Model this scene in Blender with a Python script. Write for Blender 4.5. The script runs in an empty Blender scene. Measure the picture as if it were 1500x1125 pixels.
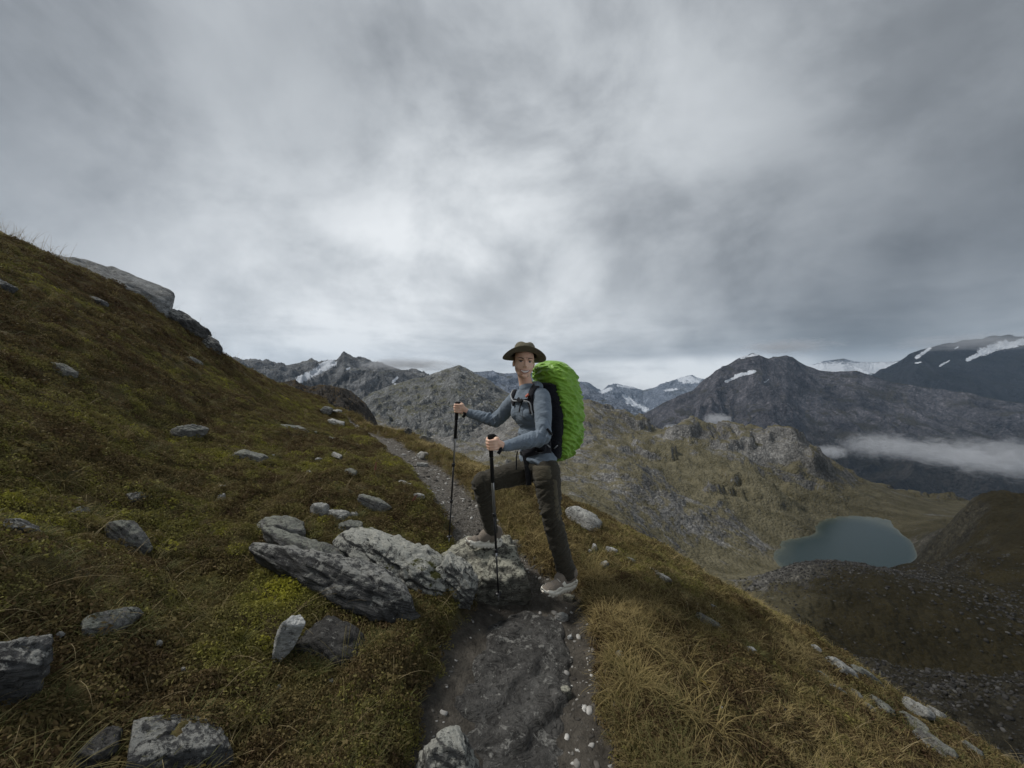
import bpy, bmesh, math, random
import numpy as np
from mathutils import Vector, Matrix, Euler
from mathutils.bvhtree import BVHTree

random.seed(7)
rng = np.random.default_rng(7)
S = bpy.context.scene
COL = S.collection
R = math.radians

# ------------------------------------------------------------------ camera
F = 565.0                    # focal length in photograph pixels (1500 wide)
CZ = 1.55                    # the photographer's eye height above the path
cam_d = bpy.data.cameras.new('camera')
cam_d.sensor_width = 36.0
cam_d.lens = 36.0 * F / 1500.0
cam_d.clip_start = 0.05
cam_d.clip_end = 80000
cam = bpy.data.objects.new('camera', cam_d)
COL.objects.link(cam)
cam.location = (0, 0, CZ)
cam.rotation_euler = (R(90), 0, 0)
S.camera = cam

# ------------------------------------------------------------------ world: overcast
w = bpy.data.worlds.new('World')
S.world = w
w.use_nodes = True
wn, wl = w.node_tree.nodes, w.node_tree.links
wn.clear()
SUN_EL, SUN_AZ = 50.0, -78.0


def W(t, **kw):
    n = wn.new(t)
    for k, v in kw.items():
        setattr(n, k, v)
    return n


def wmath(op, a, b=None, c=None, clamp=False):
    n = W('ShaderNodeMath', operation=op, use_clamp=clamp)
    for i, x in enumerate((a, b, c)):
        if x is None:
            continue
        if isinstance(x, (int, float)):
            n.inputs[i].default_value = x
        else:
            wl.new(x, n.inputs[i])
    return n.outputs[0]


def wramp(fac, stops, interp='LINEAR'):
    n = W('ShaderNodeValToRGB')
    cr = n.color_ramp
    cr.interpolation = interp
    while len(cr.elements) < len(stops):
        cr.elements.new(0.5)
    for e, (p, c) in zip(cr.elements, stops):
        e.position = p
        e.color = (c, c, c, 1) if isinstance(c, (int, float)) else (*c, 1)
    wl.new(fac, n.inputs[0])
    return n.outputs[0]


tc = W('ShaderNodeTexCoord')
sp = W('ShaderNodeSeparateXYZ')
wl.new(tc.outputs['Generated'], sp.inputs[0])
dx, dy, dz = sp.outputs
zc = wmath('MAXIMUM', dz, 0.0)
inv = wmath('DIVIDE', 1.0, wmath('ADD', zc, 0.42))
px_ = wmath('MULTIPLY', dx, inv)
py_ = wmath('MULTIPLY', dy, inv)


def wnoise(sx, sy, rot, scale, detail, rough, dist, off=(0, 0, 0)):
    """cloud noise on a level sheet high overhead"""
    cmb = W('ShaderNodeCombineXYZ')
    wl.new(px_, cmb.inputs[0])
    wl.new(py_, cmb.inputs[1])
    mp = W('ShaderNodeMapping')
    mp.inputs['Rotation'].default_value = (0, 0, R(rot))
    mp.inputs['Scale'].default_value = (sx, sy, 1)
    mp.inputs['Location'].default_value = off
    wl.new(cmb.outputs[0], mp.inputs[0])
    n = W('ShaderNodeTexNoise')
    n.inputs['Scale'].default_value = scale
    n.inputs['Detail'].default_value = detail
    n.inputs['Roughness'].default_value = rough
    n.inputs['Distortion'].default_value = dist
    wl.new(mp.outputs[0], n.inputs['Vector'])
    return n.outputs['Fac']


n_big = wnoise(1.0, 0.8, 28, 1.25, 3, 0.5, 0.6, (1.3, 0.4, 0))
mq_ = W('ShaderNodeMapping')
mq_.inputs['Scale'].default_value = (1.0, 1.0, 1.35)
mq_.inputs['Rotation'].default_value = (0.15, 0.35, 0.2)
mq_.inputs['Location'].default_value = (2.2, 0.7, 1.3)
wl.new(tc.outputs['Generated'], mq_.inputs[0])
nm_ = W('ShaderNodeTexNoise')
nm_.inputs['Scale'].default_value = 2.1
nm_.inputs['Detail'].default_value = 7
nm_.inputs['Roughness'].default_value = 0.56
nm_.inputs['Distortion'].default_value = 0.25
wl.new(mq_.outputs[0], nm_.inputs['Vector'])
n_mid = wramp(nm_.outputs['Fac'], [(0.0, 0.0), (0.40, 0.30), (0.50, 0.52), (0.58, 0.66), (1.0, 1.0)])
mp_ = W('ShaderNodeMapping')
mp_.inputs['Scale'].default_value = (1.0, 1.0, 5.0)
wl.new(tc.outputs['Generated'], mp_.inputs[0])
nf_ = W('ShaderNodeTexNoise')
nf_.inputs['Scale'].default_value = 5.0
nf_.inputs['Detail'].default_value = 7
nf_.inputs['Roughness'].default_value = 0.64
nf_.inputs['Distortion'].default_value = 0.2
wl.new(mp_.outputs[0], nf_.inputs['Vector'])
lowf = wramp(dz, [(0.0, 1.0), (0.08, 1.0), (0.26, 0.0), (1.0, 0.0)], 'EASE')
ng_ = W('ShaderNodeTexNoise')
ng_.inputs['Scale'].default_value = 3.6
ng_.inputs['Detail'].default_value = 8
ng_.inputs['Roughness'].default_value = 0.56
ng_.inputs['Distortion'].default_value = 0.35
wl.new(tc.outputs['Generated'], ng_.inputs['Vector'])
n_fin = wmath('ADD', wmath('MULTIPLY', nf_.outputs['Fac'], lowf), wmath('MULTIPLY', ng_.outputs['Fac'], wmath('SUBTRACT', 1.0, lowf)))
SKY = {}
cl = wmath('ADD', wmath('MULTIPLY', wmath('SUBTRACT', n_big, 0.5), 0.7),
           wmath('MULTIPLY', wmath('SUBTRACT', n_mid, 0.5), 1.0))
cl = wmath('ADD', cl, wmath('MULTIPLY', wmath('SUBTRACT', n_fin, 0.5), 0.65))
# broad masses of the overcast: thin bright sheets and thick dark ones, each round its own direction
MASSES = [((750, 290), 0.155, 7), ((430, 430), 0.19, 10), ((640, 500), 0.14, 14), ((760, 40), 0.05, 9), ((960, 200), 0.05, 12), ((1200, 60), -0.005, 8),
          ((1420, 300), -0.085, 13), ((1050, 330), -0.045, 22), ((100, 250), -0.075, 12), ((420, 120), -0.035, 14), ((180, 90), 0.03, 30), ((1010, 500), 0.05, 20),
          ((560, 230), -0.04, 30), ((700, 130), 0.03, 40), ((600, 490), 0.14, 20), ((820, 520), 0.06, 40), ((480, 130), -0.05, 40), ((330, 330), 0.04, 40), ((330, 240), -0.03, 40), ((820, 290), -0.03, 90)]
tot = None
for (u_, v_), wt, kap in MASSES:
    dv = Vector(((u_ - 750.0) / F, 1.0, (562.5 - v_) / F)).normalized()
    dt = W('ShaderNodeVectorMath', operation='DOT_PRODUCT')
    wl.new(tc.outputs['Generated'], dt.inputs[0])
    dt.inputs[1].default_value = dv
    g_ = wmath('MULTIPLY', wmath('EXPONENT', wmath('MULTIPLY', wmath('SUBTRACT', dt.outputs['Value'], 1.0), float(kap))), wt)
    tot = g_ if tot is None else wmath('ADD', tot, g_)
tot = wmath('ADD', tot, wramp(dz, [(0.0, 0.055), (0.06, 0.06), (0.14, 0.04), (0.26, 0.0), (1.0, 0.0)]))
az = wmath('ARCTAN2', dx, dy)
base = wmath('MULTIPLY', wmath('ADD', tot, 0.245), 0.76)
bright = wmath('MULTIPLY', base, wmath('MAXIMUM', wmath('ADD', wmath('MULTIPLY', cl, 1.15), 1.0), 0.4))
# a dark shelf of cloud with a clear bright rim under it, low in the right half
lowb = wramp(wmath('ADD', dz, wmath('MULTIPLY', wmath('SUBTRACT', n_fin, 0.5), 0.05)), [(0.0, 1.0), (0.045, 1.0), (0.075, 0.0), (1.0, 0.0)], 'EASE')
shelf = wramp(dz, [(0.0, 0.0), (0.05, 0.0), (0.09, 1.0), (0.2, 0.4), (0.34, 0.0), (1.0, 0.0)], 'EASE')
aright = wramp(wmath('ADD', wmath('MULTIPLY', az, 0.5), 0.5), [(0.0, 0.0), (0.5, 0.0), (0.66, 1.0), (1.0, 1.0)], 'EASE')
bright = wmath('MULTIPLY', bright, wmath('SUBTRACT', 1.0, wmath('MULTIPLY', wmath('MULTIPLY', shelf, aright), 0.16)))
bright = wmath('MULTIPLY', bright, wmath('ADD', 1.0, wmath('MULTIPLY', wmath('MULTIPLY', lowb, aright), 0.65)))
bright = wmath('MINIMUM', bright, 0.52)
hue = wramp(bright, [(0.0, (0.86, 0.96, 1.06)), (0.25, (0.92, 0.98, 1.04)), (0.55, (0.97, 1.0, 1.02)), (1.0, (1.0, 1.0, 1.0))])
vm = W('ShaderNodeVectorMath', operation='SCALE')
wl.new(hue, vm.inputs[0])
wl.new(bright, vm.inputs['Scale'])
bgc = W('ShaderNodeBackground')
wl.new(vm.outputs[0], bgc.inputs[0])
bgc.inputs[1].default_value = 1.0
sky = W('ShaderNodeTexSky', sky_type='NISHITA', sun_disc=False)
sky.sun_elevation = R(SUN_EL)
sky.sun_rotation = R(SUN_AZ)
sky.altitude = 2600
bgs = W('ShaderNodeBackground')
wl.new(sky.outputs[0], bgs.inputs[0])
bgs.inputs[1].default_value = 0.06
mixw = W('ShaderNodeMixShader')
mixw.inputs[0].default_value = 0.96
wl.new(bgs.outputs[0], mixw.inputs[1])
wl.new(bgc.outputs[0], mixw.inputs[2])
wo = W('ShaderNodeOutputWorld')
wl.new(mixw.outputs[0], wo.inputs[0])

# ------------------------------------------------------------------ sun behind the cloud
sd = bpy.data.lights.new('sun', 'SUN')
sd.energy = 1.5
sd.angle = R(11)
sd.color = (1.0, 0.96, 0.9)
sun = bpy.data.objects.new('sun', sd)
COL.objects.link(sun)
sdir = Vector((math.sin(R(SUN_AZ)) * math.cos(R(SUN_EL)), math.cos(R(SUN_AZ)) * math.cos(R(SUN_EL)), math.sin(R(SUN_EL))))
sun.rotation_euler = sdir.to_track_quat('Z', 'Y').to_euler()

S.view_settings.view_transform = 'Standard'
S.view_settings.look = 'None'
S.view_settings.exposure = 0.8
S.view_settings.gamma = 1.0
S.view_settings.use_curve_mapping = False
S.cycles.use_denoising = True
S.cycles.volume_bounces = 0
S.cycles.max_bounces = 6
S.cycles.transparent_max_bounces = 12
S.cycles.caustics_reflective = False
S.cycles.caustics_refractive = False


# ------------------------------------------------------------------ helpers
def P(u, v, Y):
    """the point at distance Y that the photographer saw at photograph pixel (u, v)"""
    return Vector(((u - 750.0) / F * Y, Y, CZ - (v - 562.5) / F * Y))


def tag(o, label=None, cat=None, group=None, kind=None):
    if label: o['label'] = label
    if cat: o['category'] = cat
    if group: o['group'] = group
    if kind: o['kind'] = kind
    return o


def empty(name, loc=(0, 0, 0)):
    o = bpy.data.objects.new(name, None)
    o.empty_display_size = 0.1
    COL.objects.link(o)
    o.location = loc
    return o


def link(name, me, mat=None, parent=None, smooth=True):
    o = bpy.data.objects.new(name, me)
    COL.objects.link(o)
    if mat is not None:
        me.materials.clear()
        me.materials.append(mat)
    if smooth and len(me.polygons):
        me.polygons.foreach_set('use_smooth', np.ones(len(me.polygons), dtype=bool))
    if parent is not None:
        o.parent = parent
        o.matrix_parent_inverse = Matrix.Translation(-parent.location)
    return o


def mesh_np(name, V, Fq):
    """fast mesh from an (n,3) array and an (m,k) index array"""
    V = np.asarray(V, dtype=np.float32)
    Fq = np.asarray(Fq, dtype=np.int32)
    me = bpy.data.meshes.new(name)
    m, k = Fq.shape
    me.vertices.add(len(V))
    me.vertices.foreach_set('co', V.ravel())
    me.loops.add(m * k)
    me.loops.foreach_set('vertex_index', Fq.ravel())
    me.polygons.add(m)
    me.polygons.foreach_set('loop_start', np.arange(0, m * k, k, dtype=np.int32))
    me.polygons.foreach_set('loop_total', np.full(m, k, dtype=np.int32))
    me.update(calc_edges=True)
    return me


def mesh_py(name, V, Fs):
    me = bpy.data.meshes.new(name)
    me.from_pydata([tuple(v) for v in V], [], Fs)
    me.update()
    return me


def attr(me, name, a):
    at = me.attributes.new(name, 'FLOAT', 'POINT')
    at.data.foreach_set('value', np.asarray(a, dtype=np.float32))


def grid_faces(nr, nc, wrap=False):
    i = np.arange(nr - 1)[:, None] * nc
    j = np.arange(nc if wrap else nc - 1)[None, :]
    j2 = (j + 1) % nc
    a, b, c, d = i + j, i + j2, i + nc + j2, i + nc + j
    return np.stack([a, b, c, d], -1).reshape(-1, 4)


_pr = np.random.default_rng(3)
_perm = np.concatenate([_pr.permutation(256)] * 3)
_g = _pr.normal(size=(256, 3))
_g /= np.linalg.norm(_g, axis=1)[:, None]


def perlin(p):
    p = np.asarray(p, dtype=np.float64)
    i0 = np.floor(p).astype(np.int64)
    f = p - i0
    i0 &= 255
    u = f * f * f * (f * (f * 6 - 15) + 10)
    out = 0
    for dx_ in (0, 1):
        wx = u[:, 0] if dx_ else 1 - u[:, 0]
        for dy_ in (0, 1):
            wy = u[:, 1] if dy_ else 1 - u[:, 1]
            for dz_ in (0, 1):
                wz = u[:, 2] if dz_ else 1 - u[:, 2]
                h = _perm[_perm[_perm[i0[:, 0] + dx_] + i0[:, 1] + dy_] + ((i0[:, 2] + dz_) & 255)]
                g = _g[h]
                d = g[:, 0] * (f[:, 0] - dx_) + g[:, 1] * (f[:, 1] - dy_) + g[:, 2] * (f[:, 2] - dz_)
                out = out + wx * wy * wz * d
    return out * 1.6


def fbm(p, octv=5, gain=0.5, lac=2.03):
    a, s, out = 1.0, 1.0, 0
    p = np.asarray(p, dtype=np.float64)
    for k in range(octv):
        out = out + a * perlin(p * s + k * 17.31)
        a *= gain
        s *= lac
    return out


def ridged(p, octv=5, gain=0.5, lac=2.07):
    a, s, out, wt = 1.0, 1.0, 0, 1.0
    p = np.asarray(p, dtype=np.float64)
    for k in range(octv):
        n = 1 - np.abs(perlin(p * s + k * 11.7)) * 1.6
        n = np.clip(n, 0, 1) ** 2 * wt
        out = out + a * n
        wt = np.clip(n * 1.6, 0, 1)
        a *= gain
        s *= lac
    return out


def P2(x, y, z=0.0):
    return np.stack([x, y, np.full_like(x, z)], -1)


def sstep(a, b, x):
    t = np.clip((x - a) / (b - a), 0, 1)
    return t * t * (3 - 2 * t)


class TPS:
    """smooth height surface through surveyed points"""

    def __init__(self, pts, scale, reg=1e-4):
        pts = np.asarray(pts, dtype=float)
        self.s = scale
        self.c = pts[:, :2] / scale
        n = len(pts)
        K = self.k(self.c, self.c) + reg * np.eye(n)
        A = np.zeros((n + 3, n + 3))
        A[:n, :n] = K
        A[:n, n] = 1
        A[:n, n + 1:] = self.c
        A[n, :n] = 1
        A[n + 1:, :n] = self.c.T
        b = np.zeros(n + 3)
        b[:n] = pts[:, 2]
        self.w = np.linalg.solve(A, b)

    @staticmethod
    def k(a, b):
        d2 = ((a[:, None, :] - b[None, :, :]) ** 2).sum(-1)
        return 0.5 * d2 * np.log(d2 + 1e-12)

    def __call__(self, x, y):
        x = np.asarray(x, float)
        y = np.asarray(y, float)
        out = np.empty(x.size)
        q = np.stack([x.ravel(), y.ravel()], -1) / self.s
        for i in range(0, len(q), 40000):
            s = q[i:i + 40000]
            out[i:i + 40000] = self.k(s, self.c) @ self.w[:-3] + self.w[-3] + s @ self.w[-2:]
        return out.reshape(x.shape)


# ------------------------------------------------------------------ materials
class Mat:
    def __init__(self, name, rough=0.9, spec=0.2):
        self.m = bpy.data.materials.new(name)
        self.m.use_nodes = True
        self.n, self.l = self.m.node_tree.nodes, self.m.node_tree.links
        self.b = self.n['Principled BSDF']
        self.b.inputs['Roughness'].default_value = rough
        self.b.inputs['Specular IOR Level'].default_value = spec
        self._tc = None

    def node(self, t, **kw):
        n = self.n.new(t)
        for k, v in kw.items():
            setattr(n, k, v)
        return n

    def put(self, x, sock):
        if x is None:
            return
        if isinstance(x, (int, float)):
            sock.default_value = x
        elif isinstance(x, (tuple, list)):
            sock.default_value = (*x, 1) if (len(x) == 3 and len(sock.default_value) == 4) else x
        else:
            self.l.new(x, sock)

    def co(self, kind='Object', scale=(1, 1, 1), rot=(0, 0, 0)):
        if self._tc is None:
            self._tc = self.node('ShaderNodeTexCoord')
        if kind == 'World':
            s = self.node('ShaderNodeNewGeometry').outputs['Position']
        else:
            s = self._tc.outputs[kind]
        mp = self.node('ShaderNodeMapping')
        mp.inputs['Scale'].default_value = scale
        mp.inputs['Rotation'].default_value = rot
        self.l.new(s, mp.inputs[0])
        return mp.outputs[0]

    def noise(self, vec, scale, detail=5, rough=0.55, dist=0.0, out='Fac'):
        n = self.node('ShaderNodeTexNoise')
        n.inputs['Scale'].default_value = scale
        n.inputs['Detail'].default_value = detail
        n.inputs['Roughness'].default_value = rough
        n.inputs['Distortion'].default_value = dist
        self.l.new(vec, n.inputs['Vector'])
        return n.outputs[out]

    def vor(self, vec, scale, feature='F1', out='Distance', rand=1.0):
        n = self.node('ShaderNodeTexVoronoi', feature=feature)
        n.inputs['Scale'].default_value = scale
        n.inputs['Randomness'].default_value = rand
        self.l.new(vec, n.inputs['Vector'])
        return n.outputs[out]

    def ramp(self, fac, stops, interp='LINEAR'):
        n = self.node('ShaderNodeValToRGB')
        cr = n.color_ramp
        cr.interpolation = interp
        while len(cr.elements) < len(stops):
            cr.elements.new(0.5)
        for e, (p, c) in zip(cr.elements, stops):
            e.position = p
            e.color = (c, c, c, 1) if isinstance(c, (int, float)) else (*c, 1)
        self.put(fac, n.inputs[0])
        return n.outputs[0]

    def mix(self, fac, a, b, mode='MIX'):
        n = self.node('ShaderNodeMix', data_type='RGBA', blend_type=mode)
        self.put(fac, n.inputs[0])
        self.put(a, n.inputs[6])
        self.put(b, n.inputs[7])
        return n.outputs[2]

    def math(self, op, a, b=None, c=None, clamp=False):
        n = self.node('ShaderNodeMath', operation=op, use_clamp=clamp)
        for i, x in enumerate((a, b, c)):
            self.put(x, n.inputs[i])
        return n.outputs[0]

    def attr(self, name, inst=False):
        n = self.node('ShaderNodeAttribute', attribute_name=name)
        if inst:
            n.attribute_type = 'INSTANCER'
        return n.outputs['Fac']

    def nz(self):
        g = self.node('ShaderNodeNewGeometry')
        s = self.node('ShaderNodeSeparateXYZ')
        self.l.new(g.outputs['Normal'], s.inputs[0])
        return s.outputs[2]

    def bump(self, h, strength=0.5, dist=0.02, normal=None):
        n = self.node('ShaderNodeBump')
        n.inputs['Strength'].default_value = strength
        n.inputs['Distance'].default_value = dist
        self.put(h, n.inputs['Height'])
        if normal is not None:
            self.l.new(normal, n.inputs['Normal'])
        self.l.new(n.outputs[0], self.b.inputs['Normal'])
        return n.outputs[0]

    def color(self, c):
        self.put(c, self.b.inputs['Base Color'])
        return self

    def rough(self, c):
        self.put(c, self.b.inputs['Roughness'])
        return self


def plain(name, col, rough=0.7, spec=0.3, metal=0.0, bump=None):
    m = Mat(name, rough, spec)
    n = m.noise(m.co(), 30, 4)
    m.color(m.mix(n, tuple(c * 0.8 for c in col), tuple(min(1, c * 1.15) for c in col)))
    m.b.inputs['Metallic'].default_value = metal
    if bump:
        m.bump(m.noise(m.co(), bump[0], 3), bump[1], bump[2])
    return m.m
# ================================================================== MATERIALS OF THE LAND
def rock_color(m, vec, dark, light, s):
    a = m.noise(vec, 1.1 * s, 6, 0.65, 0.4)
    b = m.noise(vec, 5.5 * s, 8, 0.7)
    return m.mix(m.ramp(m.math('ADD', m.math('MULTIPLY', a, 0.5), m.math('MULTIPLY', b, 0.5)),
                        [(0.38, 0.0), (0.62, 1.0)]), dark, light)


def terrain_mat(name, s, rock_d, rock_l, veg_a, veg_b, veg_amt=0.5, slope=0.72, snow=False, bump=1.0):
    """far slopes: rock and scree, grass where it is gentle; s = size of the pattern in 1/m"""
    m = Mat(name, 0.95, 0.1)
    vec = m.co('World')
    streak = m.co('World', (1.0, 1.0, 0.35))
    r1 = m.node('ShaderNodeMapping')
    r1.inputs['Rotation'].default_value = (0, 0, R(38))
    m.l.new(vec, r1.inputs[0])
    r2 = m.node('ShaderNodeMapping')
    r2.inputs['Scale'].default_value = (0.32, 1.5, 0.6)
    m.l.new(r1.outputs[0], r2.inputs[0])
    fall = r2.outputs[0]                       # long patches that follow the fall of the slope
    rock = rock_color(m, streak, rock_d, rock_l, s)
    for f_, a_, b_ in ((15, 0.55, 1.9), (42, 0.5, 2.0), (110, 0.6, 1.7)):
        speck = m.ramp(m.vor(vec, f_ * s, out='Color'), [(0.0, a_), (0.45, 0.9), (0.75, 1.05), (1.0, b_)])
        rock = m.mix(0.75, rock, speck, 'MULTIPLY')
    veg = m.mix(m.ramp(m.noise(vec, 2.6 * s, 6, 0.62), [(0.35, 0), (0.65, 1)]), veg_a, veg_b)
    k = m.math('ADD', m.math('MULTIPLY', m.math('SUBTRACT', m.nz(), slope), 3.0),
               m.math('MULTIPLY', m.math('SUBTRACT', m.math('ADD', m.math('MULTIPLY', m.noise(vec, 1.6 * s, 8, 0.68, 0.6), 0.45),
                                                            m.math('MULTIPLY', m.noise(fall, 2.6 * s, 9, 0.72, 0.3), 0.55)), 0.5), 6.5))
    k = m.math('ADD', k, m.attr('veg'))
    k = m.ramp(m.math('ADD', k, veg_amt), [(0.3, 0.0), (0.75, 1.0)])
    veg = m.mix(0.8, veg, m.ramp(m.noise(vec, 60 * s, 6, 0.75), [(0.3, 0.5), (0.7, 1.6)]), 'MULTIPLY')
    c = m.mix(k, rock, veg)
    c = m.mix(m.attr('darkening'), c, m.mix(1.0, c, (0.19, 0.175, 0.13), 'MULTIPLY'))  # multiplies the slope colour darker where the mask is set
    if snow:
        sn = m.ramp(m.math('ADD', m.attr('snow'), m.math('MULTIPLY', m.math('SUBTRACT', m.noise(vec, 7 * s, 8, 0.72, 0.5), 0.5), 1.8)),
                    [(0.48, 0.0), (0.56, 1.0)])
        c = m.mix(sn, c, (0.62, 0.66, 0.72))
    m.color(c)
    h = m.math('ADD', m.noise(vec, 8 * s, 8, 0.7), m.math('MULTIPLY', m.vor(vec, 16 * s), -0.5))
    m.bump(h, 1.0, 0.07 / s * bump)
    return m.m


# ================================================================== THE NEAR HILLSIDE
def uvy(u, v, Y):
    p = P(u, v, Y)
    return (p.x, p.y, p.z)


hill_pts = [uvy(*a) for a in [
    (780, 1125, 1.52), (760, 1000, 1.97), (830, 900, 2.55), (820, 868, 2.78), (740, 905, 2.5),
    (690, 790, 3.35), (650, 712, 4.2), (596, 668, 5.4), (548, 638, 7.0), (508, 612, 9.0),
    (450, 1125, 1.28), (150, 1125, 1.02), (0, 1125, 0.92), (0, 800, 1.38), (0, 600, 2.2),
    (0, 350, 5.0), (240, 458, 6.0), (340, 532, 7.6), (430, 572, 9.4), (470, 588, 10.6),
    (120, 400, 5.3), (270, 640, 3.4), (430, 700, 3.3), (600, 780, 3.0), (560, 700, 3.7), (480, 650, 4.8),
    (400, 600, 6.2), (500, 1000, 1.62), (300, 1000, 1.45), (200, 800, 2.0), (420, 900, 1.92), (540, 900, 2.1),
    (100, 500, 3.4), (380, 800, 2.35),
    (600, 638, 7.2), (640, 662, 5.9), (700, 690, 4.9), (760, 716, 4.3), (850, 768, 3.65), (960, 830, 3.25), (1090, 882, 3.05),
    (1200, 960, 2.7), (1330, 1040, 2.5), (1480, 1125, 2.3), (950, 1125, 1.5), (1000, 950, 2.2), (1200, 1125, 1.7),
    (900, 850, 2.85), (1100, 1000, 2.05),
]] + [
    (-6.2, 9.5, 1.6), (-9, 7, 3.75), (-8, 4, 4.15), (-4.6, 14, -0.9), (0.5, 8, -1.6), (3, 5.5, -2.0), (5, 3, -2.7), (4.4, 0.5, -1.9),
    (0, -3, 0.1), (-4, 0, 2.4), (4, -3, -1.6), (-4, -4, 2.5), (15, 15, -20), (30, 0, -22), (0, 30, -17), (-18, 22, 3.0),
    (-10, 20, -2.5), (-14, 8, 6.5), (-30, 0, 15), (0, -30, -1), (30, 30, -42), (-30, 30, 2), (-30, -30, 13), (30, -30, -18),
]
hill = TPS(hill_pts, 5.0, 2e-4)

path_xy = np.array([(0.0, -3.0), (-0.02, 0.0), (0.02, 1.4), (0.04, 2.0), (0.12, 2.6), (-0.22, 3.3), (-0.72, 4.2), (-1.45, 5.4), (-2.5, 7.0),
                    (-3.85, 9.0), (-5.6, 11.5), (-8, 15)])
path_w = np.array([0.40, 0.42, 0.43, 0.44, 0.36, 0.25, 0.24, 0.22, 0.19, 0.17, 0.16, 0.16])


def path_d(x, y):
    """signed distance beyond the path's edge, and side (+ right)"""
    best = np.full(x.shape, 1e9)
    side = np.zeros(x.shape)
    for i in range(len(path_xy) - 1):
        a, b = path_xy[i], path_xy[i + 1]
        ab = b - a
        t = np.clip(((x - a[0]) * ab[0] + (y - a[1]) * ab[1]) / (ab @ ab), 0, 1)
        qx, qy = a[0] + t * ab[0], a[1] + t * ab[1]
        d = np.hypot(x - qx, y - qy) - (path_w[i] * (1 - t) + path_w[i + 1] * t)
        s = np.sign((x - qx) * ab[1] - (y - qy) * ab[0])
        k = d < best
        best = np.where(k, d, best)
        side = np.where(k, s, side)
    return best, side


def ground(x, y, fine=True):
    x = np.asarray(x, float)
    y = np.asarray(y, float)
    z = hill(x, y)
    d, side = path_d(x, y)
    d = d + 0.07 * fbm(P2(x * 3.3, y * 3.3, 5), 3)
    off = sstep(-0.02, 0.1, d)
    z = z - 0.05 * (1 - off)
    # low turf banks along the path
    z = z + off * np.exp(-((d - 0.14) / 0.16) ** 2) * 0.05
    r = np.hypot(x, y)
    far = 1 - sstep(14, 22, r)
    z = z + (0.05 * fbm(P2(x * 1.5, y * 1.5, 1), 3) + 0.10 * sstep(3.5, 6, r) * (x < 0) * np.maximum(0, fbm(P2(x * 1.1, y * 1.1, 71), 4) - 0.1)) * off * (0.3 + 0.7 * far)
    if fine:
        lump = fbm(P2(x * 6.5, y * 6.5, 2), 4, 0.55)
        z = z + off * 0.035 * np.maximum(-0.2, fbm(P2(x * 3.1, y * 3.1, 12), 3))
        z = z + off * 0.026 * lump + (1 - off) * 0.006 * fbm(P2(x * 14, y * 14, 3), 3)
        z = z + off * 0.012 * np.maximum(0, fbm(P2(x * 21, y * 21, 9), 3))
    return z


def cast(u, v):
    """where the line of sight through photograph pixel (u, v) first meets the near hillside"""
    Y = np.exp(np.linspace(math.log(0.6), math.log(22), 900))
    x = (u - 750) / F * Y
    z = CZ - (v - 562.5) / F * Y
    h = ground(x, Y, False)
    k = np.nonzero(z < h)[0]
    i = k[0] if len(k) else int(np.argmin(z - h))
    return Vector((x[i], Y[i], h[i]))


def gnormal(x, y, e=0.08):
    X = np.array([x - e, x + e, x, x])
    Yy = np.array([y, y, y - e, y + e])
    h = hill(X, Yy)
    return Vector((-(h[1] - h[0]) / (2 * e), -(h[3] - h[2]) / (2 * e), 1)).normalized()


def polar(name, th, rr, zf, mat, attrs=None):
    T, Rr = np.meshgrid(th, rr)
    X, Y = (np.sin(T) * Rr).ravel(), (np.cos(T) * Rr).ravel()
    Z = zf(X, Y)
    me = mesh_np(name, np.stack([X, Y, Z], -1), grid_faces(len(rr), len(th))[:, ::-1])
    for k, f in (attrs or {}).items():
        attr(me, k, f(X, Y, Z))
    return tag(link(name, me, mat), kind='structure')


m = Mat('turf_soil', 0.95, 0.15)
vec = m.co('World')
pth = m.attr('path')
n1 = m.noise(vec, 3.0, 5, 0.6)
n2 = m.noise(vec, 28, 6, 0.65)
turf = m.mix(m.ramp(n1, [(0.35, 0), (0.6, 1)]), (0.06, 0.045, 0.025), (0.11, 0.10, 0.038))
turf = m.mix(m.ramp(n2, [(0.4, 0), (0.7, 1)]), turf, (0.12, 0.085, 0.038))
gold = m.mix(n2, (0.08, 0.058, 0.024), (0.18, 0.135, 0.05))
turf = m.mix(m.attr('gold'), turf, gold)
soil = m.mix(m.ramp(m.noise(vec, 9, 7, 0.7), [(0.3, 0), (0.7, 1)]), (0.032, 0.028, 0.023), (0.125, 0.112, 0.094))
dry = m.mix(m.ramp(n2, [(0.3, 0), (0.7, 1)]), (0.06, 0.053, 0.045), (0.17, 0.155, 0.135))
soil = m.mix(m.attr('dry'), soil, dry)
grit = m.vor(vec, 75)
soil = m.mix(m.math('MULTIPLY', m.attr('dry'), m.ramp(m.vor(vec, 120, out='Color'), [(0.7, 0.0), (0.8, 1.0)])), soil, (0.22, 0.21, 0.19))
m.color(m.mix(pth, turf, soil))
m.rough(m.ramp(pth, [(0, 0.95), (1, 0.82)]))
h = m.math('ADD', m.math('MULTIPLY', n2, 1.0), m.math('MULTIPLY', m.math('MULTIPLY', grit, m.attr('dry')), -0.35))
m.bump(m.math('ADD', h, m.math('MULTIPLY', m.noise(vec, 90, 4, 0.6), 0.4)), 1.0, 0.022)
turf_soil = m.m


def a_path(X, Y, Z):
    d, s = path_d(X, Y)
    d = d + 0.07 * fbm(P2(X * 3.3, Y * 3.3, 5), 3) + 0.03 * fbm(P2(X * 14, Y * 14, 8), 3)
    return 1 - sstep(-0.03, 0.05, d)


def a_gold(X, Y, Z):
    d, s = path_d(X, Y)
    return np.clip(sstep(0, 0.3, d) * (s > 0) + sstep(6, 9, np.hypot(X, Y)) * 0.4, 0, 1)


def a_dry(X, Y, Z):
    return sstep(2.5, 3.3, Y)


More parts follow.
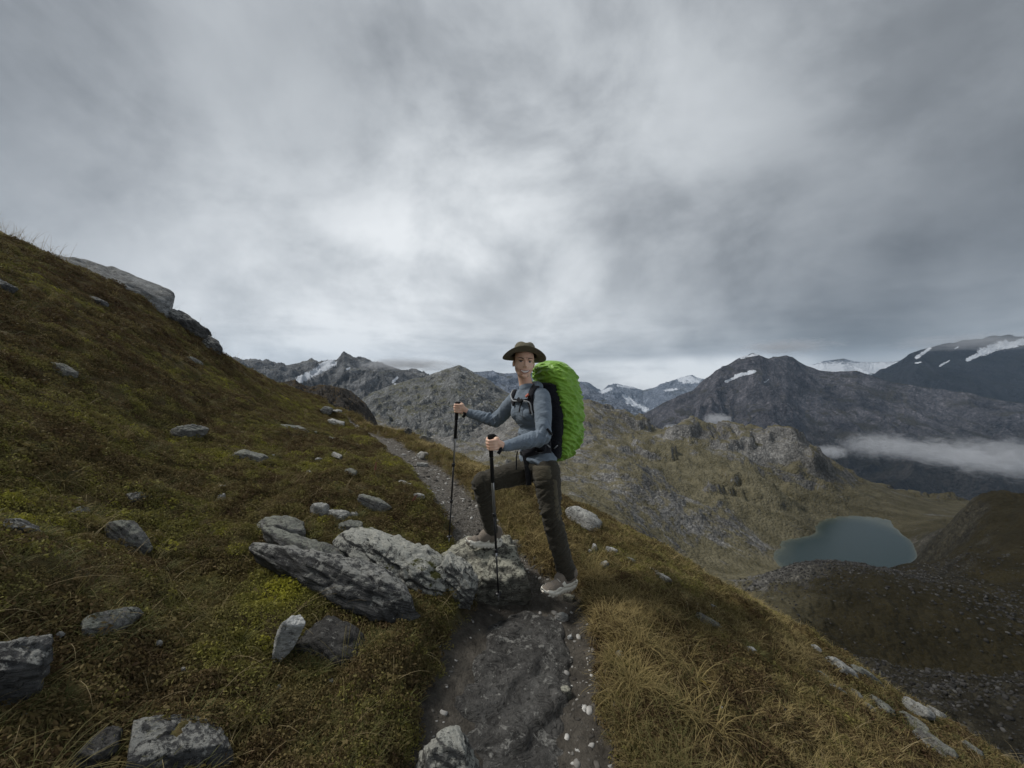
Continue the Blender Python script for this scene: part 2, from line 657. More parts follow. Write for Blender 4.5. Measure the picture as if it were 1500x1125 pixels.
rr = np.concatenate([np.exp(np.linspace(math.log(0.85), math.log(13), 620)), np.exp(np.linspace(math.log(13.2), math.log(75), 70))])
HA = {'path': a_path, 'gold': a_gold, 'dry': a_dry}
polar('ground', np.linspace(R(-66), R(66), 900), rr, ground, turf_soil, HA)
rr2 = np.exp(np.linspace(math.log(0.05), math.log(75), 150))
polar('ground', np.linspace(R(66), R(294), 150), rr2, ground, turf_soil, HA)
polar('ground', np.linspace(R(-66), R(66), 60), np.linspace(0.05, 0.86, 12), ground, turf_soil, HA)

# ================================================================== THE LAKE BASIN
LAKE_Z = -300.0
basin_px = [
    (790, 600, 1500), (850, 590, 1450), (885, 598, 1400), (935, 618, 1350), (975, 638, 1300), (1000, 619, 1250), (1020, 612, 1230),
    (1050, 623, 1200), (1085, 635, 1170), (1130, 638, 1130), (1160, 644, 1100), (1190, 666, 1070), (1240, 704, 1040), (1290, 722, 1020),
    (1330, 733, 1000), (1400, 743, 1000), (1480, 745, 1000), (1600, 745, 1000),
    (1352, 772, 690), (1390, 741, 560), (1440, 738, 520), (1500, 745, 500), (1600, 752, 480), (1700, 750, 460),
    (1350, 815, 560), (1400, 790, 500), (1500, 800, 430), (1450, 850, 400), (1600, 800, 400),
    (1090, 860, 490), (1150, 834, 475), (1200, 821, 465), (1250, 823, 460), (1310, 838, 450), (1345, 846, 440),
    (1100, 905, 330), (1250, 900, 340), (1400, 905, 320), (1500, 890, 340), (1200, 960, 240), (1350, 1000, 200), (1500, 1000, 200),
    (1500, 1125, 130), (1400, 1100, 140), (1700, 1125, 130),
    (900, 680, 900), (850, 700, 760), (830, 760, 480), (900, 750, 600), (950, 800, 500), (1000, 700, 950), (1050, 662, 1100),
    (1050, 750, 800), (1100, 783, 760), (1125, 800, 725), (1200, 735, 940), (1300, 762, 850), (1150, 770, 800), (1040, 830, 600),
    (1000, 850, 480), (700, 690, 800), (700, 640, 1300), (620, 650, 1200), (600, 625, 1600), (760, 770, 400), (560, 612, 1900),
    (500, 605, 1600), (520, 660, 800), (960, 720, 780), (920, 640, 1200), (1100, 700, 980), (1150, 700, 1020),
]
basin_pts = [uvy(*a) for a in basin_px] + [
    (600, 735, -335), (690, 760, -335), (630, 690, -335), (520, 690, -325), (720, 810, -315), (575, 640, -312),
    (60, 60, -62), (0, 140, -80), (120, 100, -110), (230, 110, -150), (-200, 220, -20), (0, 300, -120), (150, 300, -165), (300, 250, -215),
    (1300, 1900, -700), (900, 2000, -650), (400, 2100, -400), (1900, 1600, -800), (-300, 2300, -180), (2200, 2600, -1000), (600, 3000, -800),
    (-800, 700, -60), (-900, 1800, -150), (900, -100, -300), (500, 50, -240), (1500, 400, -250), (0, 3200, -500),
]
basin = TPS(basin_pts, 600.0, 1e-4)


def basin_z(X, Y, amp=1.0):
    kk = np.exp(-(((X - 620) / 260) ** 2 + ((Y - 720) / 220) ** 2))
    z = basin(X - 34 * kk, Y + 16 * kk)
    r = np.hypot(X, Y)
    wx = X + 40 * fbm(P2(X / 210, Y / 210, 4), 3)
    wy = Y + 40 * fbm(P2(X / 210, Y / 210, 7), 3)
    near_lake = sstep(0, 45, np.abs(z - LAKE_Z))
    ds = 0.25 + 0.75 * sstep(380, 900, r)
    z = z + ds * amp * near_lake * 13 * (ridged(P2(wx / 260, wy / 260, 2), 6, 0.52) - 0.75)
    z = z + near_lake * 0.35 * ds * 18 * fbm(P2(X / 55, Y / 55, 1), 6, 0.6)
    # crags: cliffs break out where the noise is high
    c = fbm(P2(wx / 160, wy / 120, 11), 4)
    c = c + 0.42 * np.exp(-((X - 152) / 45) ** 2 - ((Y - 490) / 70) ** 2) + 0.38 * np.exp(-((X - 850) / 70) ** 2 - ((Y - 1035) / 50) ** 2)
    c = c + 0.25 * np.exp(-((X - 560) / 90) ** 2 - ((Y - 1150) / 60) ** 2)
    z = z + near_lake * ds * (5 + 17 * sstep(250, 420, X) * sstep(700, 950, Y) + 14 * np.exp(-((X - 150) / 110) ** 2 - ((Y - 430) / 130) ** 2)) * sstep(0.18, 0.34, c)
    # block scree and hummocks close to the lake
    hm = (1 - sstep(480, 700, r)) * (1 - 0.45 * sstep(0.75, 0.95, X / np.maximum(Y, 1)) * sstep(230, 300, Y))
    z = z + hm * near_lake * 1.6 * ridged(P2(X / 16, Y / 16, 23), 4, 0.6)
    z = z + (1 - near_lake) * (1.6 * fbm(P2(X / 30, Y / 30, 61), 5, 0.6))
    z = z + hm * near_lake * (4.0 * fbm(P2(X / 38, Y / 38, 21), 5, 0.55) + 0.9 * np.maximum(0, fbm(P2(X / 5, Y / 5, 22), 4, 0.7)))
    return z


def basin_cloud_shade(X, Y, Z):
    t = X / np.maximum(Y, 1)                    # cloud shade painted into the colour, over brown heath right of the lake
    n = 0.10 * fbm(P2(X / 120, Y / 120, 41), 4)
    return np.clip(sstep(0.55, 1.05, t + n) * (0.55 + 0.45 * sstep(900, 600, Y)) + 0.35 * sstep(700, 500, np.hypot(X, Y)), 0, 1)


def basin_veg(X, Y, Z):
    v = np.zeros_like(X)
    u = 750 + F * X / np.maximum(Y, 1)
    vv = 562.5 + F * (CZ - Z) / np.maximum(Y, 1)
    # scree field on the near moraine, grass on the brown hill and round the lake
    def blob(x0, y0, rx, ry, a):
        return a * np.exp(-(((X - x0) / rx) ** 2 + ((Y - y0) / ry) ** 2))
    v += blob(420, 455, 120, 60, -1.3) + blob(260, 190, 130, 70, -1.6) + blob(160, 110, 90, 60, -1.5)
    v += blob(620, 430, 150, 120, 0.9) + blob(330, 330, 130, 60, 0.9) + blob(640, 900, 200, 150, 0.8)
    v += blob(250, 900, 230, 400, -0.12) + blob(-200, 1400, 500, 500, -0.8) + blob(480, 1000, 140, 140, 0.45)
    v += blob(330, 560, 110, 110, 0.3) + blob(230, 1300, 120, 160, 0.2) + blob(700, 1080, 120, 50, -0.9)
    v += blob(400, 730, 90, 60, -0.4)
    return v * 1.3


basin_mat = terrain_mat('basin_slopes', 0.012, (0.085, 0.083, 0.08), (0.31, 0.303, 0.287), (0.095, 0.085, 0.050), (0.18, 0.162, 0.105), 0.42, 0.76, bump=1.0)
polar('terrain', np.linspace(R(-62), R(66), 900), np.exp(np.linspace(math.log(60), math.log(2900), 520)), basin_z, basin_mat, {'veg': basin_veg, 'darkening': basin_cloud_shade})

m = Mat('lake_water', 0.06, 0.25)
m.color(m.mix(m.ramp(m.attr('depth'), [(0.0, 0.0), (0.35, 0.7), (1.0, 1.0)]), (0.075, 0.085, 0.062), (0.008, 0.024, 0.024)))
m.rough(0.05)
m.bump(m.noise(m.co('World', (1, 1.6, 1)), 0.25, 5, 0.65), 0.5, 0.6)
gx_, gy_ = np.meshgrid(np.linspace(350, 900, 160), np.linspace(560, 900, 110))
lk = mesh_np('lake_water', np.stack([gx_.ravel(), gy_.ravel(), np.full(gx_.size, LAKE_Z)], -1), grid_faces(110, 160))
attr(lk, 'depth', np.clip((LAKE_Z - basin_z(gx_.ravel(), gy_.ravel())) / 9.0, 0, 1))
tag(link('lake_water', lk, m.m, smooth=False), kind='structure')


# ================================================================== THE MOUNTAIN RANGES
def catm(ks, u, j):
    """smooth-ish interpolation of crest columns"""
    ks = np.array(ks, float)
    return np.interp(u, ks[:, 0], ks[:, j])


def mountain(name, crest, foot, mat, n=(420, 150), amp=0.1, seed=0, jag=1.0, bulge=0.0, snow=None, veg=0.0, back=0.8, dark_below=None):
    u = np.linspace(crest[0][0], crest[-1][0], n[0])
    cy, fy = catm(crest, u, 2), catm(foot, u, 2)
    cv, fv = catm(crest, u, 1), catm(foot, u, 1)
    cz = CZ - (cv - 562.5) / F * cy
    fz = CZ - (fv - 562.5) / F * fy
    s = np.concatenate([np.linspace(0, 1, n[1]), 1 + np.linspace(0.01, 1, 30)])
    U, Sg = np.meshgrid(u, s)
    f = np.clip(Sg, 0, 1)
    b = np.clip(Sg - 1, 0, 1)
    Y = fy + (cy - fy) * f + b * back * (cy - fy)
    prof = f + bulge * np.sin(np.pi * f) 
    Z = fz + (cz - fz) * prof - b * 1.2 * (cz - fz)
    H = np.mean(cz - fz)
    X = (U - 750) / F * Y
    Xr, Yr = X.ravel(), Y.ravel()
    L = H * 1.1
    wx = Xr + 0.25 * L * fbm(P2(Xr / L, Yr / L, seed + .3), 3)
    wy = Yr + 0.25 * L * fbm(P2(Xr / L, Yr / L, seed + 5.3), 3)
    dn = ridged(P2(wx / L, wy / L * 0.7, seed + 1.7), 7, 0.52) - 0.9
    dn = dn + 0.3 * jag * (ridged(P2(wx / L * 4.1, wy / L * 3.3, seed + 2.7), 5, 0.58) - 0.8)
    ff = f.ravel()
    taper = 0.15 * jag + 0.85 * np.clip(1 - ff, 0, 1) ** 0.5
    taper = taper * np.clip(ff * 6, 0.3, 1)
    taper = np.where(b.ravel() > 0, 0.3 * jag, taper)
    Zr = Z.ravel() + amp * H * 2.2 * dn * taper
    V = np.stack([Xr, Yr, Zr], -1)
    me = mesh_np(name, V, grid_faces(len(s), n[0])[:, ::-1])
    attr(me, 'veg', np.full(len(V), veg))
    if dark_below:
        attr(me, 'darkening', 0.9 * sstep(dark_below, dark_below - 350, Zr + 90 * fbm(P2(Xr / 400, Yr / 400, 3), 4)))  # slope colour gets darker below the given height
    sn = np.zeros(len(V))
    if snow:
        uu = U.ravel()
        vv = 562.5 + F * (CZ - Zr) / Yr
        for (u1, v1, u2, v2, hw, a) in snow:
            du, dv = u2 - u1, v2 - v1
            t = np.clip(((uu - u1) * du + (vv - v1) * dv) / (du * du + dv * dv + 1e-9), 0, 1)
            dd = np.hypot(uu - (u1 + t * du), (vv - (v1 + t * dv)) * 1.3)
            sn = np.maximum(sn, a * np.clip(1.1 - dd / hw * 0.6, 0, 1))
    attr(me, 'snow', sn)
    return tag(link(name, me, mat), kind='structure')


grey_rock = terrain_mat('grey_mountain', 0.0045, (0.065, 0.068, 0.073), (0.27, 0.275, 0.28), (0.09, 0.093, 0.075), (0.13, 0.13, 0.105), -0.15, 0.8, True, 1.2)
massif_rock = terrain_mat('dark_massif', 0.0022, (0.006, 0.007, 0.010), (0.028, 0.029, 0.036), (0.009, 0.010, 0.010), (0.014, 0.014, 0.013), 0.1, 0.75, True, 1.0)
purple_rock = terrain_mat('slate_mountain', 0.0022, (0.020, 0.020, 0.026), (0.15, 0.145, 0.16), (0.034, 0.032, 0.028), (0.05, 0.046, 0.037), 0.1, 0.75, True, 1.0)
haze_blue_rock = terrain_mat('far_mountain', 0.0012, (0.10, 0.12, 0.16), (0.25, 0.28, 0.34), (0.05, 0.055, 0.05), (0.07, 0.07, 0.06), -0.3, 0.8, True, 1.0)  # distance haze painted into the rock as a paler blue
dark_rock = terrain_mat('dark_crag', 0.4, (0.022, 0.020, 0.018), (0.10, 0.092, 0.083), (0.05, 0.035, 0.016), (0.085, 0.06, 0.028), 0.1, 0.7, False, 1.0)
green_rock = terrain_mat('middle_slope', 0.0065, (0.075, 0.078, 0.078), (0.30, 0.305, 0.30), (0.095, 0.095, 0.068), (0.15, 0.147, 0.105), 0.12, 0.74, True, 1.2)

# dark rocky shoulder just beyond the path's bend
mountain('hill', [(330, 560, 60), (380, 566, 60), (400, 560, 60), (420, 560, 60), (432, 557, 60), (450, 567, 60), (470, 563, 60), (495, 567, 60), (515, 574, 60),
                  (536, 590, 58), (550, 612, 57), (562, 645, 55), (575, 700, 54), (600, 800, 52)],
         [(330, 640, 24), (500, 660, 24), (550, 780, 24), (600, 960, 24)], dark_rock, (340, 110), 0.13, 3.3, 1.1, 0.1, veg=-0.5)
# the peak with the small glacier
mountain('mountain', [(180, 560, 5200), (330, 524, 5200), (345, 522, 5100), (352, 526, 5100), (375, 524, 5000), (398, 530, 5000), (418, 536, 4900), (440, 530, 4900), (456, 527, 4900), (466, 531, 4900),
                      (482, 528, 4800), (492, 528, 4800), (499, 519, 4700), (504, 514, 4700), (510, 518, 4700), (520, 523, 4700), (535, 524, 4700), (548, 531, 4700),
                      (557, 529, 4700), (572, 534, 4700), (590, 540, 4800), (610, 541, 4900), (625, 547, 4900), (650, 556, 5000), (760, 600, 5000)],
         [(180, 630, 2200), (760, 640, 2200)], grey_rock, (560, 190), 0.11, 8.1, 1.3, -0.06,
         snow=[(487, 532, 440, 556, 6.5, 1.0), (470, 535, 484, 529, 4, 1.0), (508, 541, 512, 539, 2.0, .9), (575, 560, 582, 553, 2.2, .9), (634, 563, 637, 561, 2, .8)])
# nearer rocky peak whose flank falls behind the walker
mountain('mountain', [(440, 640, 2900), (500, 600, 2900), (545, 575, 2900), (575, 563, 2900), (600, 556, 2900), (620, 552, 2850), (640, 545, 2800), (652, 541, 2800), (664, 537, 2800), (672, 534, 2800), (682, 538, 2800),
                      (695, 546, 2750), (712, 553, 2700), (728, 566, 2650), (745, 575, 2600), (770, 590, 2500), (800, 604, 2400), (850, 625, 2300), (960, 680, 2000)],
         [(440, 690, 1100), (600, 690, 1050), (800, 700, 1100), (960, 740, 1200)], green_rock, (480, 190), 0.10, 4.4, 1.1, 0.05, veg=-0.2,
         snow=[(578, 562, 584, 556, 2, .9)])
# blue ridge beyond it
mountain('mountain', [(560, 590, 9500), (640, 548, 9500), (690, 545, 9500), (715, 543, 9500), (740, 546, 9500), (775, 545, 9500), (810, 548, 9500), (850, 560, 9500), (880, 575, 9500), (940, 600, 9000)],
         [(560, 640, 5500), (940, 640, 5500)], haze_blue_rock, (260, 90), 0.1, 2.2, 0.8)
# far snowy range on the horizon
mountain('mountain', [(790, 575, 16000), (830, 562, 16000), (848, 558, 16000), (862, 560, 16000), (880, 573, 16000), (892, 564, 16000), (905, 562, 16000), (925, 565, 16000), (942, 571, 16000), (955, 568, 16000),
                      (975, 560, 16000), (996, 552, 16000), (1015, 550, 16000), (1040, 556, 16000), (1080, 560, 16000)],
         [(790, 625, 9500), (1080, 640, 9500)], haze_blue_rock, (340, 110), 0.09, 6.6, 1.0,
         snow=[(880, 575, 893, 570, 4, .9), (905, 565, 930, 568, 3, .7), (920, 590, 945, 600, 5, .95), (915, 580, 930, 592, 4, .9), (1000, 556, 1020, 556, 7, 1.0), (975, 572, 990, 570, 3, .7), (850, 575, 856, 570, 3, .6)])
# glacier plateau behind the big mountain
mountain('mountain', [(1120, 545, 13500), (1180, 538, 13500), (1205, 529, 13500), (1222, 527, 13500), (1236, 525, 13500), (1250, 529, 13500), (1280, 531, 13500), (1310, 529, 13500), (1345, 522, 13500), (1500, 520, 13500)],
         [(1120, 600, 9500), (1500, 600, 9500)], haze_blue_rock, (260, 70), 0.05, 9.9, 0.7,
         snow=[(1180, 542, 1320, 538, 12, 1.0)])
# the dark right-hand massif
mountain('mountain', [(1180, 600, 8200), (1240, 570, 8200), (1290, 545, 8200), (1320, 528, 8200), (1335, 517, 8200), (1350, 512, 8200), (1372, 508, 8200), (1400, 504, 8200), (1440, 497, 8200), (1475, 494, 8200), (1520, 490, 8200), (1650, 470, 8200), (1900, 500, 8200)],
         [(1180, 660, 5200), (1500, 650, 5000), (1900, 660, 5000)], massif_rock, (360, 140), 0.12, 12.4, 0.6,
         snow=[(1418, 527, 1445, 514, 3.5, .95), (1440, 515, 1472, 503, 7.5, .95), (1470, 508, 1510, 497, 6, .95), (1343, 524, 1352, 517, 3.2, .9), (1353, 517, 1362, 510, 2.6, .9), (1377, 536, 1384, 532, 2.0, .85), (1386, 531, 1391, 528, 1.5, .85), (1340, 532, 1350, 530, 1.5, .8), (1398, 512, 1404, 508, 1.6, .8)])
# the big slate mountain across the valley
mountain('mountain', [(840, 690, 6300), (905, 640, 6300), (935, 612, 6200), (955, 600, 6200), (975, 588, 6100), (995, 578, 6000), (1015, 570, 6000), (1030, 556, 6000), (1045, 548, 6000), (1058, 538, 6000), (1068, 532, 6000), (1078, 525, 6000), (1088, 520, 6000), (1096, 519, 6000), (1103, 516, 6000), (1112, 519, 6000),
                      (1126, 525, 6000), (1140, 524, 6000), (1152, 521, 6000), (1164, 526, 6000), (1180, 534, 6000), (1200, 541, 5900), (1225, 543, 5800), (1255, 541, 5700), (1275, 548, 5600), (1300, 556, 5500), (1340, 562, 5300), (1380, 570, 5200), (1430, 580, 5000), (1500, 590, 4800), (1700, 600, 4700), (1900, 600, 4700)],
         [(840, 760, 3300), (1100, 770, 3200), (1300, 800, 3000), (1900, 830, 2800)], purple_rock, (680, 250), 0.16, 5.5, 0.5, -0.04,
         dark_below=-430,
         snow=[(1063, 559, 1080, 552, 2.0, 1.0), (1078, 551, 1104, 544, 3.2, .95), (1086, 524, 1112, 518, 3, .85), (1120, 560, 1126, 556, 1.2, .8), (1345, 563, 1400, 566, 1.6, .8)])

# ------------------------------------------------------------------ the air
hz = Mat('haze_air')
hz.n.remove(hz.b)
pv = hz.node('ShaderNodeVolumePrincipled')
pv.inputs['Color'].default_value = (0.55, 0.75, 1.0, 1)
pv.inputs['Density'].default_value = 1.6e-5
pv.inputs['Anisotropy'].default_value = 0.0
hz.l.new(pv.outputs[0], hz.n['Material Output'].inputs['Volume'])
x0, x1, y0, y1, z0, z1 = -16000, 24000, -1500, 25000, -4200, 1950
hv = [(x0, y0, z0), (x1, y0, z0), (x1, y1, z0), (x0, y1, z0), (x0, y0, z1), (x1, y0, z1), (x1, y1, z1), (x0, y1, z1)]
hf = [(0, 3, 2, 1), (4, 5, 6, 7), (0, 1, 5, 4), (1, 2, 6, 5), (2, 3, 7, 6), (3, 0, 4, 7)]
tag(link('haze', mesh_py('haze', hv, hf), hz.m, smooth=False), kind='stuff')

# ------------------------------------------------------------------ cloud hanging in the valley and on the tops
def mist_mat(name, dens, nscale, cut, seed):
    m = Mat(name)
    m.n.remove(m.b)
    tc_ = m.node('ShaderNodeTexCoord')
    ln = m.node('ShaderNodeVectorMath', operation='LENGTH')
    m.l.new(tc_.outputs['Object'], ln.inputs[0])
    fall = m.math('SUBTRACT', 1.0, ln.outputs['Value'], clamp=True)
    mp = m.node('ShaderNodeMapping')
    mp.inputs['Scale'].default_value = (1.7, 1.0, 1.0)
    mp.inputs['Location'].default_value = (seed, seed * .7, 0)
    m.l.new(tc_.outputs['Object'], mp.inputs[0])
    n = m.noise(mp.outputs[0], nscale, 7, 0.66, 1.2)
    d = m.math('SUBTRACT', m.math('ADD', m.math('MULTIPLY', fall, 0.55), n), cut)
    d = m.math('MULTIPLY', m.math('MAXIMUM', d, 0.0), dens)
    pv = m.node('ShaderNodeVolumePrincipled')
    pv.inputs['Color'].default_value = (0.93, 0.95, 1.0, 1)
    m.l.new(d, pv.inputs['Density'])
    m.l.new(pv.outputs[0], m.n['Material Output'].inputs['Volume'])
    return m.m


def mist(u, v, Y, rx, ry, rz, mat, tilt=0):
    D, Fs = ico_(3)
    o = link('mist', mesh_np('mist', D, Fs), mat)
    c = P(u, v, Y)
    o.matrix_world = Matrix.Translation(c) @ Matrix.Rotation(-math.atan2(c.x, c.y), 4, 'Z') @ Matrix.Rotation(R(tilt), 4, 'Y') @ Matrix.Diagonal((rx, ry, rz, 1))
    return tag(o, kind='stuff')


def ico_(n):
    bm = bmesh.new()
    bmesh.ops.create_icosphere(bm, subdivisions=n, radius=1)
    V = np.array([v.co[:] for v in bm.verts])
    Fs = np.array([[v.index for v in f.verts] for f in bm.faces])
    bm.free()
    return V, Fs


mist(1480, 672, 2500, 620, 260, 190, mist_mat('valley_cloud', 0.02, 3.4, 0.66, 1.0), 1)
mist(1365, 664, 2600, 480, 200, 120, mist_mat('valley_puffs', 0.022, 4.4, 0.66, 9.0), 4)
mist(1285, 652, 2700, 300, 180, 130, mist_mat('valley_wisp', 0.02, 3.8, 0.64, 4.0), -4)
mt_ = mist_mat('ravine_cloud', 0.03, 2.0, 0.55, 7.0)
mist(1052, 615, 3000, 120, 120, 60, mt_)
mist(1108, 634, 3000, 110, 100, 35, mt_)
mist(985, 628, 3300, 90, 120, 45, mt_)
mist(1218, 662, 2900, 120, 100, 60, mt_)
mist(1340, 735, 2500, 110, 100, 25, mt_)
mist(1440, 500, 6200, 1400, 400, 190, mist_mat('top_cloud', 0.005, 1.6, 0.60, 11.0))
mist(1150, 508, 5400, 700, 300, 130, mist_mat('peak_cloud', 0.010, 1.8, 0.60, 13.0))
mist(600, 534, 4300, 750, 300, 95, mist_mat('ridge_cloud', 0.016, 1.8, 0.60, 17.0))
# ================================================================== ROCKS
def rock_mat(name, dark, light, lichen=(0.33, 0.34, 0.29), lich=0.5, moss=0.0, band=7.0, contrast=1.0, pit=1.0):
    m = Mat(name, 0.88, 0.25)
    v = m.co('Object')
    vs = m.co('Object', (1, 1, 3.2), (0.25, 0.15, 0))
    a = m.noise(vs, band * 0.6, 9, 0.68, 0.8)
    b = m.noise(v, 26, 8, 0.7)
    base = m.mix(m.ramp(a, [(0.36, 0), (0.64, 1)]), dark, light)
    base = m.mix(1.0, base, m.ramp(b, [(0.3, 0.55), (0.7, 1.35)]), 'MULTIPLY')
    # foliation lines of the schist
    ln = m.noise(m.co('Object', (1.2, 1.2, 14), (0.25, 0.15, 0)), 5, 6, 0.7, 1.2)
    base = m.mix(m.ramp(ln, [(0.40, 0.75), (0.47, 0.0), (0.53, 0.0), (0.62, 0.25)]), base, tuple(c * 0.4 for c in dark))
    # crustose lichen: ragged rosettes, broken up finely
    nz = m.nz()
    l1 = m.math('ADD', m.math('MULTIPLY', m.noise(v, 5.5, 10, 0.8, 1.3), 0.55), m.math('MULTIPLY', m.noise(v, 30, 6, 0.75, 0.5), 0.45))
    lk = m.math('ADD', l1, m.math('MULTIPLY', m.math('SUBTRACT', nz, 0.4), 0.13))
    lf = m.ramp(lk, [(0.585 - 0.13 * lich, 0.0), (0.615 - 0.13 * lich, 0.9), (1.0, 1.0)])
    lcol = m.mix(m.noise(v, 75, 4, 0.75), tuple(c * 0.5 for c in lichen), tuple(min(1, c * 1.15) for c in lichen))
    c = m.mix(lf, base, lcol)
    dk = m.ramp(m.noise(v, 34, 8, 0.8, 0.6), [(0.56, 0.0), (0.60, 0.9)])
    c = m.mix(dk, c, tuple(x * 0.3 for x in dark))
    if moss:
        mk = m.ramp(m.math('ADD', m.noise(v, 5, 6, 0.65, 0.5), m.math('MULTIPLY', nz, 0.12)), [(0.72 - 0.2 * moss, 0), (0.77 - 0.2 * moss, 1)])
        c = m.mix(mk, c, (0.06, 0.062, 0.014))
    m.color(c)
    m.rough(m.ramp(b, [(0, 0.75), (1, 0.95)]))
    h = m.math('ADD', m.math('MULTIPLY', m.noise(vs, 14, 9, 0.72, 0.4), 1.0), m.math('MULTIPLY', ln, 0.7))
    h = m.math('ADD', h, m.math('MULTIPLY', m.ramp(m.vor(v, 24, 'DISTANCE_TO_EDGE'), [(0, 0), (0.08, 1)]), 0.04))
    h = m.math('ADD', h, m.math('MULTIPLY', lf, 0.15))
    m.bump(h, 1.0, 0.035 * pit)
    return m.m


RM = {
    'grey': rock_mat('grey_schist', (0.13, 0.128, 0.12), (0.38, 0.375, 0.355), lich=0.5),
    'dark': rock_mat('dark_schist', (0.06, 0.06, 0.061), (0.18, 0.18, 0.178), (0.42, 0.42, 0.39), 0.42),
    'pale': rock_mat('pale_schist', (0.24, 0.24, 0.23), (0.52, 0.52, 0.50), (0.58, 0.58, 0.54), 0.5),
    'block': rock_mat('lichened_gneiss', (0.08, 0.08, 0.078), (0.27, 0.27, 0.255), (0.58, 0.58, 0.52), 0.78, 0.25),
    'step': rock_mat('worn_gneiss', (0.10, 0.097, 0.083), (0.30, 0.29, 0.245), (0.56, 0.55, 0.45), 0.55, 0.0),
    'quartz': rock_mat('white_quartz', (0.45, 0.46, 0.45), (0.72, 0.73, 0.71), (0.6, 0.6, 0.57), -0.3),
    'black': rock_mat('lichen_spotted_dark_rock', (0.05, 0.048, 0.046), (0.11, 0.107, 0.10), (0.34, 0.335, 0.31), -0.1),
    'bed': rock_mat('trail_bedrock', (0.045, 0.043, 0.040), (0.14, 0.136, 0.128), (0.34, 0.335, 0.31), -0.12),
    'slab': rock_mat('skyline_gneiss', (0.15, 0.155, 0.155), (0.38, 0.39, 0.39), (0.42, 0.43, 0.41), 0.1, band=3.0),
}
_ico = {}


def ico(n):
    if n not in _ico:
        bm = bmesh.new()
        bmesh.ops.create_icosphere(bm, subdivisions=n, radius=1)
        bm.verts.ensure_lookup_table()
        V = np.array([v.co[:] for v in bm.verts])
        Fs = np.array([[v.index for v in f.verts] for f in bm.faces])
        bm.free()
        _ico[n] = (V, Fs)
    return _ico[n]


def rock_shape(L, Wd, H, seed, sub=5, npl=15, sharp=30, rough=1.0, strata=1.0, taper=0.0, lump=1.0, nose=0.0):
    D, Fs = ico(sub)
    r_ = np.random.default_rng(seed)
    N = r_.normal(size=(npl, 3))
    N /= np.linalg.norm(N, axis=1)[:, None]
    hh = r_.uniform(0.62, 0.95, npl)
    N = np.concatenate([N, [[0, 0, 1], [0, 0, -1], [0, 1, .2], [0, -1, .25], [1, .15, .1], [-1, .1, -.1]]])
    hh = np.concatenate([hh, r_.uniform(0.55, 0.8, 4), r_.uniform(0.78, 0.95, 2)])
    q = np.maximum(0, D @ N.T / hh) ** sharp
    rad = 1 / (q.sum(1) ** (1 / sharp))
    V = D * rad[:, None]
    V = V / np.abs(V).max(0)
    if nose:
        V[:, 1:] *= (1 - nose * np.abs(V[:, :1]) ** 3.5)
    if taper:
        V[:, 1:] *= (1 - taper * V[:, 0])[:, None]
    V = V * np.array([L, Wd, H]) / 2
    s = min(L, Wd, H)
    g = (L * Wd * H) ** (1 / 3)
    o = seed * 3.17
    n = V / (np.array([L, Wd, H]) ** 2)
    n /= np.linalg.norm(n, axis=1)[:, None]
    k = 1 / max(g, 0.05)
    d = 0.032 * g * lump * fbm(V * k * 1.6 + o, 4, 0.55)
    d += 0.02 * g * rough * fbm(V * k * 7 + o, 4, 0.6)
    # layered breaks: ledges along the foliation
    t = (V[:, 2] * 1.0 + 0.28 * V[:, 0] + 0.15 * V[:, 1]) * k * 7 + 0.9 * fbm(V * k * 1.5 + o, 3)
    led = t - np.floor(t)
    d += 0.028 * g * strata * (sstep(0.0, 0.25, led) * (1 - led)) * 1.6
    cr = ridged(V * k * np.array([1.2, 1.2, 3.0]) + o + 4, 3)
    d -= 0.06 * g * rough * np.clip(cr - 1.15, 0, 1)
    V = V + n * d[:, None]
    return V, Fs


ROCK_E = []       # footprints, so that no turf grows through the stones


def rock(label, mat, p1=None, p2=None, wd=0.2, ht=0.15, sink=0.35, seed=1, sub=5, loc=None, dims=None, rot=None, name='rock', tiltx=0.0,
         group=None, cat='rock', foot=0.66, **kw):
    if loc is None:
        a, b = cast(*p1), cast(*p2)
        c = (a + b) / 2
        X = (b - a)
        L = max(X.length, 0.02)
        X.normalize()
        nrm = gnormal(c.x, c.y)
        Yv = nrm.cross(X).normalized()
        Z = X.cross(Yv).normalized()
        M = Matrix((X, Yv, Z)).transposed() @ Matrix.Rotation(R(tiltx), 3, 'X')
        c = Vector((c.x, c.y, float(ground(np.array([c.x]), np.array([c.y]), False)[0]))) + nrm * ht * (0.5 - sink)
        dims = (L, wd, ht)
    else:
        c = Vector(loc)
        M = Euler([R(a) for a in rot]).to_matrix()
    V, Fs = rock_shape(*dims, seed, sub, **kw)
    o = link(name, mesh_np(name, V, Fs), RM[mat])
    o.matrix_world = Matrix.Translation(c) @ M.to_4x4()
    tag(o, label, cat, group)
    ax = M @ Vector((1, 0, 0))
    ROCK_E.append((c.x, c.y, ax.x, ax.y, dims[0] / 2 * foot, dims[1] / 2 * foot))
    return o


# the worn bedrock slab that the trail runs over, nearest the photographer
rock('large dark worn bedrock slab in the trail at the front', 'bed', loc=(-0.05, 2.02, -0.125), dims=(1.60, 0.98, 0.30), rot=(2, 1, 84), seed=21, sub=6,
     rough=0.7, strata=0.8, npl=8, sharp=5, lump=0.5, foot=0.5)
rock('low dark lip of bedrock below the bottom edge of the trail slab', 'bed', loc=(0.02, 1.42, -0.10), dims=(0.5, 0.5, 0.24), rot=(0, 4, 40), seed=77, sub=5, sharp=10)
# the step
rock('pale lichen-covered boulder that the walker steps up onto', 'step', loc=(-0.28, 2.94, 0.055), dims=(0.76, 0.60, 0.50), rot=(20, -2, 6), seed=5, sub=6, npl=18, sharp=16, strata=0.5, lump=2.0, rough=1.3)
